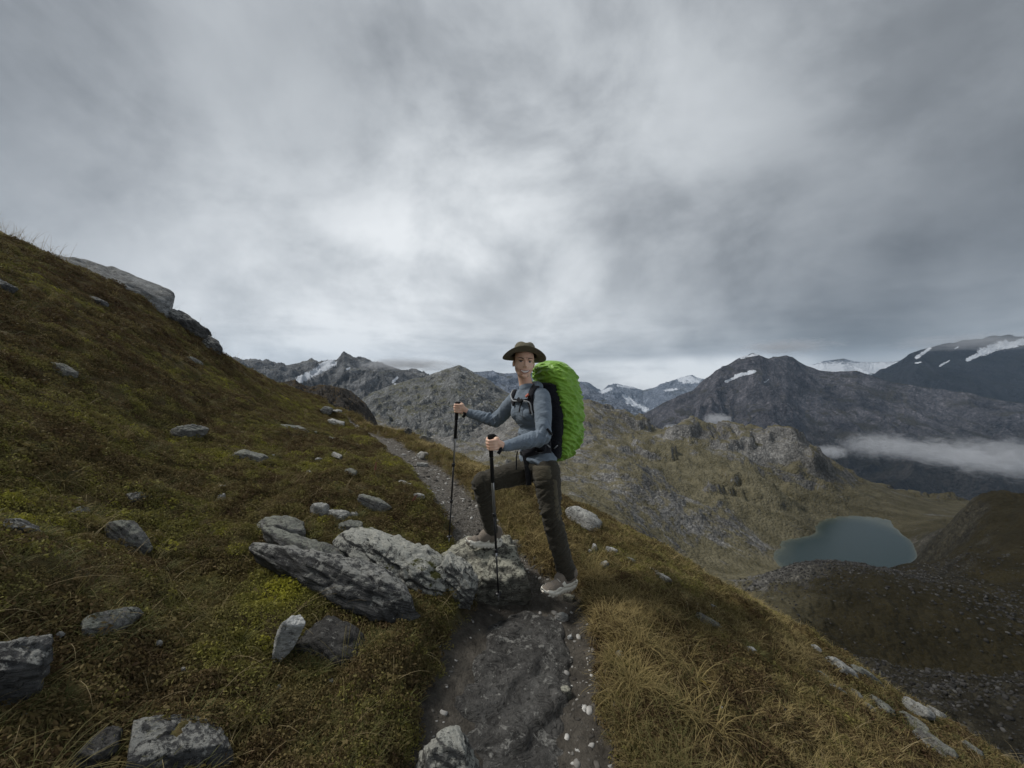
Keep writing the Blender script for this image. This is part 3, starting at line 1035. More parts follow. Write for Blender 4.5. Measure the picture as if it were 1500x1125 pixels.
# outcrop left of the step
rock('long dark smooth slab leaning out of the bank beside yellow moss', 'dark', (362, 818), (618, 905), 0.30, 0.19, 0.22, 31, 6, tiltx=-14, taper=-0.2, nose=0.72, strata=0.7, npl=12)
rock('flat pale-edged slab lying on top of the long dark slab', 'grey', (384, 795), (506, 836), 0.20, 0.11, 0.10, 12, 5, tiltx=-8)
rock('rough grey slab above and behind the long dark slab', 'grey', (376, 768), (455, 786), 0.24, 0.12, 0.3, 44, 5)
rock('big cracked lichen-mottled block between the dark slab and the step', 'block', (492, 792), (656, 872), 0.36, 0.24, 0.30, 9, 6, tiltx=-10, rough=0.9, strata=0.9, nose=0.35)
rock('rounded lichen-crusted end of the outcrop beside the trail', 'block', (618, 850), (690, 898), 0.30, 0.26, 0.25, 27, 6, tiltx=-10, rough=0.8)
rock('low dark rock spotted with pale lichen under the long slab', 'black', (450, 922), (538, 968), 0.24, 0.13, 0.52, 14, 5)
rock('small mossy grey slab wedged behind the cracked block', 'grey', (495, 790), (560, 800), 0.14, 0.09, 0.3, 52, 5)
rock('whitish rock with a notched top above the outcrop', 'pale', (452, 748), (482, 758), 0.11, 0.09, 0.2, 8, 4)
rock('whitish split rock touching the notched one', 'pale', (480, 756), (513, 764), 0.12, 0.07, 0.2, 18, 4)
rock('flat grey plate with a dark underside above the cracked block', 'grey', (494, 774), (532, 778), 0.13, 0.05, 0.0, 28, 4)
rock('thin grey plate just below the dark-edged plate', 'grey', (524, 788), (556, 794), 0.11, 0.05, 0.2, 38, 4)
rock('grey ledge poking out of turf on the bank left of the trail', 'grey', (524, 732), (574, 750), 0.13, 0.08, 0.25, 48, 4)
# the slope on the left
rock('pointed elongated grey rock lying on dark turf', 'grey', (150, 776), (214, 818), 0.11, 0.11, 0.3, 3, 5, taper=0.28)
rock('low leaf-shaped grey rock sunk in the moss', 'grey', (110, 926), (208, 905), 0.10, 0.045, 0.3, 33, 5, nose=.6, strata=.5)
rock('small upright pale wedge-shaped stone beside the yellow moss', 'quartz', loc=None, p1=(396, 962), p2=(432, 958), wd=0.10, ht=0.20, sink=0.12, seed=61, sub=5, tiltx=8, npl=8, sharp=26, cat='stone', name='stone')
rock('large dark boulder cut by the bottom left edge of the view', 'dark', (-70, 1015), (60, 990), 0.20, 0.18, 0.5, 71, 6)
rock('broad flat dark slab at the foot of the slope, lower left', 'dark', (160, 1118), (338, 1082), 0.27, 0.08, 0.5, 81, 6, strata=0.6, npl=6, sharp=40, lump=.5)
rock('narrow dark rock against the broad flat slab', 'bed', (112, 1100), (165, 1112), 0.16, 0.07, 0.5, 82, 5)
rock('blunt pale-topped rock at the bottom edge beside the trail slab', 'block', loc=(-0.245, 1.45, 0.05), dims=(0.26, 0.24, 0.36), rot=(8, 12, 30), seed=91, sub=6)
rock('angular grey stone alone high on the mossy slope', 'grey', (250, 642), (296, 638), 0.15, 0.15, 0.3, 15, 5, cat='stone', name='stone')
rock('broken flat grey rock patch in the middle of the slope', 'grey', (338, 666), (396, 676), 0.20, 0.08, 0.55, 25, 5)
rock('flat slab half grown over below the skyline, near the bend', 'grey', (388, 624), (450, 630), 0.26, 0.08, 0.5, 35, 4)
rock('low grey stone by itself below the dark upper slope', 'grey', (76, 545), (108, 546), 0.18, 0.09, 0.5, 45, 4, cat='stone', name='stone')
rock('thin streak-like slab on the brown upper slope', 'grey', (264, 520), (302, 532), 0.14, 0.06, 0.5, 55, 4)
rock('dark rock at the left edge below the skyline slab', 'dark', (-20, 415), (16, 425), 0.2, 0.14, 0.5, 65, 4)
rock('dark hump of rock under the skyline slab', 'dark', (132, 440), (158, 448), 0.16, 0.10, 0.5, 66, 4)
rock('dark low ledge at the left edge halfway down', 'dark', (-15, 778), (44, 784), 0.14, 0.07, 0.5, 67, 5)
rock('dark ledge in a hollow of the turf above the outcrop', 'dark', (178, 738), (228, 728), 0.10, 0.06, 0.5, 68, 4)
rock('small grey stone in brown turf above the pointed rock', 'grey', (98, 757), (130, 750), 0.06, 0.05, 0.3, 69, 3, cat='stone', name='stone')
rock('dark broken ledge on the skyline just beyond the long slab', 'dark', (246, 466), (292, 494), 0.5, 0.34, 0.42, 401, 5)
rock('lower dark knob on the skyline of the left slope', 'dark', (292, 500), (322, 520), 0.45, 0.28, 0.45, 402, 5)
# the long slab on the skyline
a = P(38, 372, 5.4); b = P(236, 440, 6.15)
c = (a + b) / 2
X = (b - a); L_ = X.length; X.normalize()
Yv = Vector((0.35, 1, 0.0)); Yv = (Yv - X * Yv.dot(X)).normalized(); Z = X.cross(Yv)
V, Fs = rock_shape(L_ * 1.18, 1.3, 0.50, 17, 6, npl=5, sharp=14, rough=0.3, strata=0.9, lump=0.4)
o = link('rock', mesh_np('rock', V, Fs), RM['slab'])
o.matrix_world = Matrix.Translation(c - Vector((0, -0.1, 0.12))) @ Matrix((X, Yv, Z)).transposed().to_4x4()
tag(o, 'long smooth grey slab forming the skyline of the left slope', 'rock')

# stones by the trail
for lab, mt, p1, p2, wd, ht, sk, sd_ in [
    ('bluish grey cobble behind the raised boot', 'grey', (744, 800), (764, 796), 0.08, 0.08, 0.25, 101),
    ('pale flat stone on the gravel beyond the slab', 'pale', (813, 906), (834, 908), 0.06, 0.045, 0.2, 102),
    ('small white stone on the gravel right of the slab', 'quartz', (832, 936), (839, 937), 0.03, 0.025, 0.2, 103),
    ('brownish flat stone just below the lower shoe', 'step', (826, 876), (842, 881), 0.06, 0.04, 0.2, 104),
    ('yellowish stone set in mud near the bottom of the trail', 'step', (820, 1022), (836, 1018), 0.06, 0.06, 0.3, 105),
    ('pale rock on the outer edge of the trail behind the far pole', 'pale', (612, 668), (628, 671), 0.11, 0.12, 0.2, 106),
    ('flat white stone in the middle of the far trail', 'pale', (610, 682), (628, 684), 0.10, 0.05, 0.2, 107),
    ('sharp white stone in the trail left of the far pole', 'pale', (584, 706), (606, 714), 0.08, 0.04, 0.2, 108),
    ('dark stone sitting on the outer grassy rim of the trail', 'dark', (590, 634), (602, 640), 0.14, 0.14, 0.2, 109),
    ('flat grey stone at the outer rim beside the dried grass', 'grey', (616, 646), (634, 650), 0.16, 0.10, 0.2, 110),
    ('light slab lying in the bend of the far trail', 'pale', (478, 616), (506, 624), 0.3, 0.08, 0.3, 111),
    ('pinkish grey rock where the trail meets the skyline', 'grey', (470, 602), (484, 607), 0.3, 0.18, 0.3, 112),
    ('small grey ledge left of the far trail', 'grey', (480, 642), (500, 652), 0.12, 0.07, 0.3, 113),
    ('white stone on the slope left of the far trail', 'pale', (486, 668), (500, 675), 0.07, 0.05, 0.25, 114),
    ('tiny white stone in the turf left of the far trail', 'quartz', (459, 635), (464, 636), 0.05, 0.04, 0.2, 115),
    ('grey slab half hidden in turf on the near side of the far trail', 'grey', (505, 690), (522, 697), 0.10, 0.05, 0.3, 116),
    ('tiny white stone on the moss below the broken flat patch', 'quartz', (397, 669), (402, 670), 0.04, 0.03, 0.2, 117),
    ('light stone at the inner edge of the trail near the bank', 'pale', (604, 727), (622, 732), 0.07, 0.04, 0.3, 118),
    # outer slope, upper
    ('long whitish slab edge emerging from grass right of the walker', 'pale', (826, 752), (880, 778), 0.22, 0.16, 0.35, 120),
    ('rounded pale stone, upper of the cluster behind the rear shoe', 'pale', (866, 804), (874, 806), 0.07, 0.06, 0.2, 121),
    ('largest pale cobble of the cluster on the golden grass', 'pale', (887, 813), (903, 815), 0.09, 0.07, 0.2, 122),
    ('low white cobble at the right end of the cluster', 'pale', (914, 822), (930, 825), 0.06, 0.045, 0.2, 123),
    ('tilted oval stone, lowest of the cluster on the golden grass', 'pale', (881, 828), (890, 834), 0.06, 0.05, 0.2, 124),
    ('small stone on the left fringe of the pale cluster', 'pale', (860, 811), (866, 813), 0.04, 0.04, 0.2, 125),
    ('thin whitish ledge running down the grass below the cluster', 'pale', (950, 838), (985, 858), 0.05, 0.05, 0.3, 126),
    ('thin flat stone on the crest of the golden slope', 'pale', (1020, 842), (1034, 850), 0.06, 0.04, 0.25, 127),
    ('small pinkish stone in grass below the crest', 'pale', (1040, 890), (1047, 893), 0.04, 0.03, 0.2, 128),
    ('long dark crack-edged slab in the golden slope', 'grey', (1018, 902), (1064, 928), 0.06, 0.05, 0.35, 129),
    ('white-edged stone halfway down the golden slope', 'pale', (1091, 952), (1107, 964), 0.05, 0.05, 0.25, 130),
    ('whitish stone near the lower crest of the golden slope', 'pale', (1186, 950), (1202, 958), 0.07, 0.05, 0.25, 131),
    ('tiny pale stone below the withered flower', 'quartz', (1052, 1040), (1058, 1041), 0.022, 0.02, 0.2, 132),
    ('dull round stone low in the brown grass', 'grey', (1142, 1041), (1150, 1046), 0.035, 0.03, 0.2, 133),
    ('pale stone in the green tuft beside the trail', 'grey', (902, 960), (914, 966), 0.04, 0.03, 0.3, 134),
]:
    cob = 'stone' if ('stone' in lab or 'cobble' in lab) and 'slab' not in lab else 'rock'
    rock(lab, mt, p1, p2, wd, ht, sk, sd_, 4, name=cob, cat=cob)

rs_ = np.random.default_rng(5)
for k in range(26):
    u_, v_ = rs_.uniform(30, 560), rs_.uniform(600, 1080)
    p_ = cast(u_, v_)
    if path_d(np.array([p_.x]), np.array([p_.y]))[0][0] < 0.15:
        continue
    du_ = rs_.uniform(3, 7)
    sz_ = du_ / F * p_.y * 2
    rock('small pale stone half sunk in the turf of the mossy slope', 'pale', (u_ - du_, v_), (u_ + du_, v_ + rs_.uniform(-2, 3)), sz_ * .8, sz_ * .6, 0.35, 600 + k, 3,
         name='stone', cat='stone', group='small pale stones dotted over the left slope')

# the tilted slabs running down the lower right slope
for i, (lab, p1, p2, wd, ht) in enumerate([
    ('uppermost tilted slab of the outcrop on the outer slope', (1212, 974), (1248, 992), 0.14, 0.07),
    ('long narrow slab below the uppermost of the outer outcrop', (1236, 980), (1290, 1006), 0.10, 0.08),
    ('small slab beside the top of the outer outcrop', (1193, 988), (1210, 998), 0.06, 0.05),
    ('grey plate in the left row of the outer outcrop', (1212, 1008), (1242, 1028), 0.07, 0.06),
    ('pointed plate in the left row of the outer outcrop', (1244, 1016), (1262, 1032), 0.05, 0.06),
    ('broad bluish plate in the middle of the outer outcrop', (1278, 1028), (1306, 1052), 0.09, 0.07),
    ('brown-edged slab with a dark overhang on the outer slope', (1318, 1030), (1366, 1060), 0.12, 0.10),
    ('long light slab low on the outer outcrop', (1318, 1050), (1362, 1080), 0.07, 0.07),
    ('very long thin slab running out of the bottom of the slope', (1334, 1072), (1402, 1120), 0.06, 0.07),
    ('rust-stained slab at the outer edge of the lowest slope', (1360, 1044), (1382, 1056), 0.10, 0.07),
    ('lowest narrow slab near the bottom right of the slope', (1400, 1088), (1440, 1118), 0.06, 0.07),
    ('small plate between the long thin slab and the lowest slab', (1262, 1036), (1280, 1046), 0.05, 0.05),
]):
    rock(lab, 'grey' if i % 3 else 'pale', p1, p2, wd, ht, 0.28, 200 + i, 4, strata=1.4)


def on_rock(x, y):
    k = np.zeros(x.shape, bool)
    for cx, cy, ax, ay, l, w_ in ROCK_E:
        dx_, dy_ = x - cx, y - cy
        a_ = (dx_ * ax + dy_ * ay) / max(l, .01)
        b_ = (-dx_ * ay + dy_ * ax) / max(w_, .01)
        k |= (a_ * a_ + b_ * b_) < 1
    return k
# ================================================================== TURF, MOSS, GRASS
def blade_mat(name, stops, rough=0.7, tip=(0.16, 0.12, 0.05), tipk=0.6, trans=0.25):
    m = Mat(name, rough, 0.15)
    c = m.ramp(m.attr('tint', True), stops)
    h = m.attr('h')
    c = m.mix(m.math('MULTIPLY', m.math('POWER', h, 2.0), tipk), c, tip)
    c = m.mix(m.math('MULTIPLY', m.attr('rnd'), 0.35), c, tuple(x * 0.55 for x in stops[len(stops) // 2][1]))
    m.color(c)
    tr = m.node('ShaderNodeBsdfTranslucent')
    m.put(c, tr.inputs[0])
    mx = m.node('ShaderNodeMixShader')
    mx.inputs[0].default_value = trans
    m.l.new(m.b.outputs[0], mx.inputs[1])
    m.l.new(tr.outputs[0], mx.inputs[2])
    m.l.new(mx.outputs[0], m.n['Material Output'].inputs[0])
    return m.m


def blades(n, rad, h0, h1, w_, bend, seed, seg=3, lean=0.3, droop=1.0, ears=False):
    r_ = np.random.default_rng(seed)
    V, Fs, H, Q = [], [], [], []
    for _ in range(n):
        a = r_.uniform(0, 2 * math.pi)
        rr_ = rad * math.sqrt(r_.uniform())
        p = np.array([math.cos(a) * rr_, math.sin(a) * rr_, -0.006])
        az_ = a + r_.normal(0, 0.9)
        L = r_.uniform(h0, h1)
        th = lean * r_.uniform(0.2, 1.3)
        dth = bend * r_.uniform(0.4, 1.3) / seg
        side = np.array([-math.sin(az_), math.cos(az_), 0]) * w_ * r_.uniform(0.7, 1.3)
        i0 = len(V)
        q = r_.uniform()
        for s in range(seg + 1):
            t = s / seg
            ww = (1 - t) ** 0.6 * 0.5 + 0.04
            V += [p - side * ww, p + side * ww]
            H += [t, t]
            Q += [q, q]
            th += dth * droop
            p = p + np.array([math.cos(az_) * math.sin(th), math.sin(az_) * math.sin(th), math.cos(th)]) * L / seg
        for s in range(seg):
            k = i0 + 2 * s
            Fs.append((k, k + 1, k + 3, k + 2))
    me = mesh_np('blade_tuft', np.array(V), np.array(Fs))
    attr(me, 'h', H)
    attr(me, 'rnd', Q)
    return me


def leaves(n, rad, hh, size, seed, flat=0.7, el=1.6):
    """a small cushion of little leaves"""
    r_ = np.random.default_rng(seed)
    V, Fs, H, Q = [], [], [], []
    for _ in range(n):
        a = r_.uniform(0, 2 * math.pi)
        rr_ = rad * math.sqrt(r_.uniform())
        top = hh * (1 - (rr_ / rad) ** 2 * 0.7)
        z = r_.uniform(0.1, 1.0) ** 0.6 * top
        p = np.array([math.cos(a) * rr_, math.sin(a) * rr_, z])
        nrm = np.array([math.cos(a) * .6, math.sin(a) * .6, 1]) * flat + r_.normal(size=3) * 0.55
        nrm /= np.linalg.norm(nrm)
        t = np.cross(nrm, r_.normal(size=3))
        t /= np.linalg.norm(t)
        b_ = np.cross(nrm, t)
        s = size * r_.uniform(0.6, 1.3)
        i0 = len(V)
        V += [p - t * s * el / 2, p + b_ * s / 2 + nrm * s * .15, p + t * s * el / 2, p - b_ * s / 2 + nrm * s * .15]
        q = r_.uniform()
        H += [z / hh] * 4
        Q += [q] * 4
        Fs.append((i0, i0 + 1, i0 + 2, i0 + 3))
    me = mesh_np('leaf_cushion', np.array(V), np.array(Fs))
    attr(me, 'h', H)
    attr(me, 'rnd', Q)
    return me


def proto(me, mat):
    me.materials.append(mat)
    return bpy.data.objects.new(me.name, me)      # never linked: only a source for the scatter


def scatter(name, x, y, protos, scale, tint, nrm_k=0.7, sink=0.0, z=None, label=None, cat=None, yaw=None):
    n = len(x)
    e = 0.06
    if z is None:
        z = ground(x, y)
    gx = (hill(x + e, y) - hill(x - e, y)) / (2 * e) * nrm_k
    gy = (hill(x, y + e) - hill(x, y - e)) / (2 * e) * nrm_k
    if yaw is None:
        yaw = rng.uniform(0, 2 * math.pi, n)
    # tilt to the slope after the spin about the plant's own axis
    rx = np.arctan(gy)
    ry = -np.arctan(gx)
    E = np.empty((n, 3), dtype=np.float32)
    cxr, sxr, cyr, syr, czr, szr = np.cos(rx), np.sin(rx), np.cos(ry), np.sin(ry), np.cos(yaw), np.sin(yaw)
    # M = Ry * Rx * Rz(yaw)
    m00 = cyr * czr + syr * sxr * szr
    m10 = cxr * szr
    m20 = -syr * czr + cyr * sxr * szr
    m21 = syr * szr + cyr * sxr * czr
    m22 = cyr * cxr
    E[:, 0] = np.arctan2(m21, m22)
    E[:, 1] = np.arcsin(np.clip(-m20, -1, 1))
    E[:, 2] = np.arctan2(m10, m00)
    me = bpy.data.meshes.new(name)
    me.vertices.add(n)
    me.vertices.foreach_set('co', np.stack([x, y, z - sink], -1).astype(np.float32).ravel())
    a = me.attributes.new('erot', 'FLOAT_VECTOR', 'POINT')
    a.data.foreach_set('vector', E.ravel())
    attr(me, 'scl', scale)
    attr(me, 'tint', tint)
    a = me.attributes.new('pick', 'INT', 'POINT')
    a.data.foreach_set('value', rng.integers(0, len(protos), n).astype(np.int32))
    o = bpy.data.objects.new(name, me)
    COL.objects.link(o)
    ng = bpy.data.node_groups.new(name, 'GeometryNodeTree')
    ng.interface.new_socket('Geometry', in_out='INPUT', socket_type='NodeSocketGeometry')
    ng.interface.new_socket('Geometry', in_out='OUTPUT', socket_type='NodeSocketGeometry')
    N, Lk = ng.nodes, ng.links
    gi, go = N.new('NodeGroupInput'), N.new('NodeGroupOutput')
    iop = N.new('GeometryNodeInstanceOnPoints')
    g2i = N.new('GeometryNodeGeometryToInstance')
    for pr in reversed(protos):
        oi = N.new('GeometryNodeObjectInfo')
        oi.inputs['Object'].default_value = pr
        Lk.new(oi.outputs['Geometry'], g2i.inputs[0])
    def na(nm, tp):
        q = N.new('GeometryNodeInputNamedAttribute')
        q.data_type = tp
        q.inputs[0].default_value = nm
        return q.outputs[0]
    e2r = N.new('FunctionNodeEulerToRotation')
    Lk.new(na('erot', 'FLOAT_VECTOR'), e2r.inputs[0])
    Lk.new(gi.outputs[0], iop.inputs['Points'])
    Lk.new(g2i.outputs[0], iop.inputs['Instance'])
    iop.inputs['Pick Instance'].default_value = True
    Lk.new(na('pick', 'INT'), iop.inputs['Instance Index'])
    Lk.new(e2r.outputs[0], iop.inputs['Rotation'])
    Lk.new(na('scl', 'FLOAT'), iop.inputs['Scale'])
    Lk.new(iop.outputs[0], go.inputs[0])
    md = o.modifiers.new('scatter', 'NODES')
    md.node_group = ng
    return tag(o, label, cat, kind='stuff')


def sample(n, r0=0.95, r1=14.0, power=0.55):
    """points in view, closer together near the camera"""
    th = rng.uniform(R(-60), R(60), n)
    q = rng.uniform(0, 1, n)
    k = 2 - 2 * power * 1.25
    r = (r0 ** k + q * (r1 ** k - r0 ** k)) ** (1 / k)
    return np.sin(th) * r, np.cos(th) * r


MOSS = []      # bright moss cushions: (x, y, radius, strength)
for (u, v, rpx, st) in [(405, 872, 55, 1.0), (380, 920, 55, 0.8), (300, 860, 55, .6), (440, 1010, 60, .55), (545, 860, 25, .9), (600, 905, 18, .6), (150, 800, 50, .45),
                        (330, 920, 60, .6), (60, 850, 60, .35), (230, 690, 70, .4), (130, 690, 60, .4), (420, 770, 30, .3), (560, 990, 40, .4), (180, 880, 60, .4), (470, 1080, 60, .35),
                        (90, 1040, 50, .4), (250, 1010, 60, .35)]:
    p = cast(u, v)
    MOSS.append((p.x, p.y, rpx / F * p.y * 1.35, st))


def moss_at(x, y):
    k = np.zeros_like(x)
    for cx, cy, r_, st in MOSS:
        k = np.maximum(k, st * np.exp(-(((x - cx) / r_) ** 2 + ((y - cy) / (r_ * 1.2)) ** 2)))
    return k


turf_stops = [(0.0, (0.075, 0.038, 0.028)), (0.22, (0.12, 0.075, 0.042)), (0.42, (0.20, 0.15, 0.07)), (0.6, (0.235, 0.215, 0.07)), (0.8, (0.34, 0.32, 0.065)), (1.0, (0.52, 0.50, 0.05))]
m_turf = blade_mat('turf_leaf', turf_stops, 0.75, (0.10, 0.085, 0.035), 0.35)
m_gold = blade_mat('dry_grass', [(0.0, (0.09, 0.10, 0.032)), (0.3, (0.16, 0.14, 0.055)), (0.6, (0.34, 0.265, 0.11)), (1.0, (0.50, 0.40, 0.19))], 0.65, (0.55, 0.43, 0.21), 0.6, 0.35)
m_green = blade_mat('green_grass', [(0.0, (0.045, 0.058, 0.020)), (0.5, (0.085, 0.105, 0.03)), (1.0, (0.15, 0.15, 0.045))], 0.6, (0.32, 0.26, 0.12), 0.55, 0.3)
m_straw = blade_mat('straw', [(0.0, (0.22, 0.16, 0.08)), (1.0, (0.42, 0.34, 0.19))], 0.6, (0.5, 0.42, 0.25), 0.5)

# --- low leafy cushions everywhere off the trail
x, y = sample(120000, 0.95, 12.5, 0.42)
d, s = path_d(x, y)
d = d + 0.07 * fbm(P2(x * 3.3, y * 3.3, 5), 3)
keep = (d > 0.0) & ~on_rock(x, y) & (rng.uniform(size=len(x)) < 1.35 + 1.35 * fbm(P2(x * 2.6, y * 2.6, 91), 3))
x, y, d, s = x[keep], y[keep], d[keep], s[keep]
n1 = fbm(P2(x * 1.1, y * 1.1, 31), 4)
n2 = fbm(P2(x * 5.5, y * 5.5, 32), 3)
out = s > 0
mo = moss_at(x, y)
t = 0.44 + 0.32 * n1 + 0.26 * n2 + rng.normal(0, 0.12, len(x))
t = np.where(out, 0.27 + 0.16 * n1 + 0.26 * n2 + rng.normal(0, 0.07, len(x)) + 0.14 * sstep(2.4, 3.2, y), t)
up = sstep(0.9, 2.3, hill(x, y))              # the upper slope is brown heather
t = t - 0.16 * up
t = np.maximum(t, mo * (0.95 + 0.1 * n2))
t = np.clip(t, 0.02, 0.99)
sc = rng.uniform(0.7, 1.35, len(x)) * (1 + 0.05 * np.hypot(x, y))
lp = [proto(leaves(80, 0.034, 0.018, 0.0044, 1), m_turf), proto(leaves(70, 0.036, 0.024, 0.0050, 2), m_turf), proto(leaves(90, 0.030, 0.013, 0.0035, 3), m_turf),
      proto(leaves(46, 0.036, 0.030, 0.0062, 4, 0.4, 2.4), m_turf), proto(blades(40, 0.03, 0.012, 0.032, 0.0028, 0.9, 5, 2, 0.8), m_turf)]
scatter('turf', x, y, lp, sc, t, 0.9, 0.004)

# --- turf creeping up against the stones
ex_, ey_ = [], []
for (cx, cy, ax, ay, l, w_) in ROCK_E:
    k = int(30 + 260 * (l + w_))
    th = rng.uniform(0, 2 * np.pi, k)
    f_ = rng.uniform(1.0, 1.5, k)
    ex_ += list(cx + ax * l * np.cos(th) * f_ - ay * w_ * np.sin(th) * f_)
    ey_ += list(cy + ay * l * np.cos(th) * f_ + ax * w_ * np.sin(th) * f_)
x, y = np.array(ex_), np.array(ey_)
d, s = path_d(x, y)
keep = (d > 0.05) & ~on_rock(x, y)
x, y, s = x[keep], y[keep], s[keep]
scatter('rock_foot_grass', x, y, [proto(blades(14, 0.03, 0.025, 0.07, 0.002, 1.3, 81 + k, 3, 0.6), m_green if k else m_gold) for k in range(3)], rng.uniform(.6, 1.5, len(x)), rng.uniform(.2, .8, len(x)), 0.5, 0.0)

# --- fine short grass mixed through it
x, y = sample(26000, 0.95, 12.5, 0.45)
d, s = path_d(x, y)
d = d + 0.07 * fbm(P2(x * 3.3, y * 3.3, 5), 3)
nn = fbm(P2(x * 1.7, y * 1.7, 41), 3)
keep = (d > 0.01) & ~on_rock(x, y) & (((s < 0) & (nn > 0.02) & (rng.uniform(size=len(x)) < 0.8)) | ((s > 0) & (rng.uniform(size=len(x)) < 0.5)))
x, y, nn = x[keep], y[keep], nn[keep]
gp = [proto(blades(16, 0.02, 0.03, 0.075, 0.0017, 1.2, 11 + k, 3, 0.5), m_green) for k in range(3)]
scatter('short_grass', x, y, gp, rng.uniform(0.6, 1.3, len(x)), np.clip(0.45 + nn + rng.normal(0, .2, len(x)), 0, 1), 0.5, 0.0)

# --- golden grass of the outer slope
x, y = sample(60000, 0.95, 13.5, 0.42)
d, s = path_d(x, y)
d = d + 0.05 * fbm(P2(x * 3.3, y * 3.3, 5), 3)
nn = fbm(P2(x * 1.4, y * 1.4, 51), 3)
pr = 0.38 + 1.1 * nn + 0.35 * np.exp(-((d - 0.1) / 0.2) ** 2) * sstep(1.3, 2.4, y)
keep = (s > 0) & (d > 0.02) & ~on_rock(x, y) & (rng.uniform(size=len(x)) < pr)
x, y, d, nn = x[keep], y[keep], d[keep], nn[keep]
gd = [proto(blades(22, 0.03, 0.05, 0.13, 0.0018, 1.6, 21 + k, 4, 0.45), m_gold) for k in range(4)]
green_low = sstep(2.0, 1.3, y) * sstep(0.55, 0.1, d)
tt = np.clip(0.52 + 0.6 * nn + rng.normal(0, .15, len(x)) - 0.8 * green_low, 0, 1)
scatter('dry_grass', x, y, gd, rng.uniform(0.55, 1.25, len(x)) * np.where(d < 0.35, 1.15, 0.8), tt, 0.35, 0.0)

# --- tall tufts along the outer rim and a few on the left slope
x, y = sample(9000, 0.95, 12, 0.3)
d, s = path_d(x, y)
rim = (s > 0) & (d > 0.05) & (d < 0.5) & (rng.uniform(size=len(x)) < 0.4 * sstep(1.2, 2.6, y) + 0.06)
lef = (s < 0) & (d > 0.25) & (rng.uniform(size=len(x)) < 0.035)
keep = (rim | lef) & ~on_rock(x, y)
x, y, s = x[keep], y[keep], s[keep]
tl = [proto(blades(34, 0.035, 0.12, 0.26, 0.0021, 2.1, 31 + k, 5, 0.4), m_gold) for k in range(3)]
scatter('tall_grass', x, y, tl, rng.uniform(0.5, 1.1, len(x)), np.clip(0.5 + 0.3 * fbm(P2(x * 2, y * 2, 61), 2) + np.where(s < 0, -0.2, 0.1) - .6 * sstep(1.8, 1.3, y), 0, 1), 0.25, 0.0)

# --- single bleached stems and fallen stalks
x, y = sample(5200, 0.95, 11, 0.35)
d, s = path_d(x, y)
keep = (d > 0.0) & (rng.uniform(size=len(x)) < np.where(s > 0, 0.6, 0.35)) & ~on_rock(x, y)
x, y = x[keep], y[keep]
ss = [proto(blades(3, 0.015, 0.08, 0.24, 0.0017, 1.8, 41 + k, 5, 0.9), m_straw) for k in range(3)]
scatter('grass_stems', x, y, ss, rng.uniform(0.5, 1.2, len(x)), rng.uniform(0, 1, len(x)), 0.3, 0.0)

# --- wiry stems against the sky at the top left
x = []; y = []
for (u, v, Yd, spread, n) in [(4, 370, 5.0, 0.42, 46), (30, 374, 5.2, 0.3, 18), (325, 522, 7.4, 0.22, 16), (246, 456, 6.1, 0.1, 4), (305, 500, 7.0, 0.2, 6)]:
    p = P(u, v, Yd)
    x += list(p.x + rng.normal(0, spread, n)); y += list(p.y + rng.normal(0, spread * 0.6, n))
x, y = np.array(x), np.array(y)
wp = [proto(blades(6, 0.03, 0.22, 0.42, 0.003, 1.0, 71 + k, 5, 0.5), m_straw) for k in range(3)]
scatter('wiry_grass', x, y, wp, rng.uniform(0.6, 1.1, len(x)), rng.uniform(0, 0.6, len(x)), 0.2, 0.0)

# --- gravel of the trail
x, y = sample(60000, 0.95, 11, 0.45)
d, s = path_d(x, y)
d = d + 0.07 * fbm(P2(x * 3.3, y * 3.3, 5), 3)
near_out = (y < 2.7) & (x > 0.16)
dens = np.where(y > 3.1, 0.95, np.where(near_out, 1.0, 0.4)) * np.clip(1.0 - np.maximum(0, d) * 12, 0, 1)
keep = (d < 0.06) & ~on_rock(x, y) & (rng.uniform(size=len(x)) < dens)
x, y = x[keep], y[keep]
m = Mat('gravel_stone', 0.9, 0.2)
c = m.ramp(m.attr('tint', True), [(0.0, (0.05, 0.045, 0.04)), (0.5, (0.14, 0.13, 0.115)), (0.75, (0.34, 0.33, 0.31)), (1.0, (0.6, 0.59, 0.56))])
m.color(m.mix(1.0, c, m.ramp(m.noise(m.co(), 60, 5, 0.7), [(0.3, 0.6), (0.7, 1.3)]), 'MULTIPLY'))
gm = m.m
pb = []
for k in range(5):
    V, Fs = rock_shape(0.016, 0.012, 0.007, 300 + k, 2, npl=10)
    pb.append(proto(mesh_np('pebble', V, Fs), gm))
scl = (rng.gamma(1.6, 0.5, len(x)) * np.where(y > 3, 1.25, np.where(near_out[keep], 0.85, 0.6))).clip(0.25, 4.2)
scatter('gravel', x, y, pb, scl, np.where(rng.uniform(size=len(x)) < 0.22, rng.uniform(.75, 1, len(x)), rng.beta(1.4, 3.2, len(x))), 0.6, 0.001)

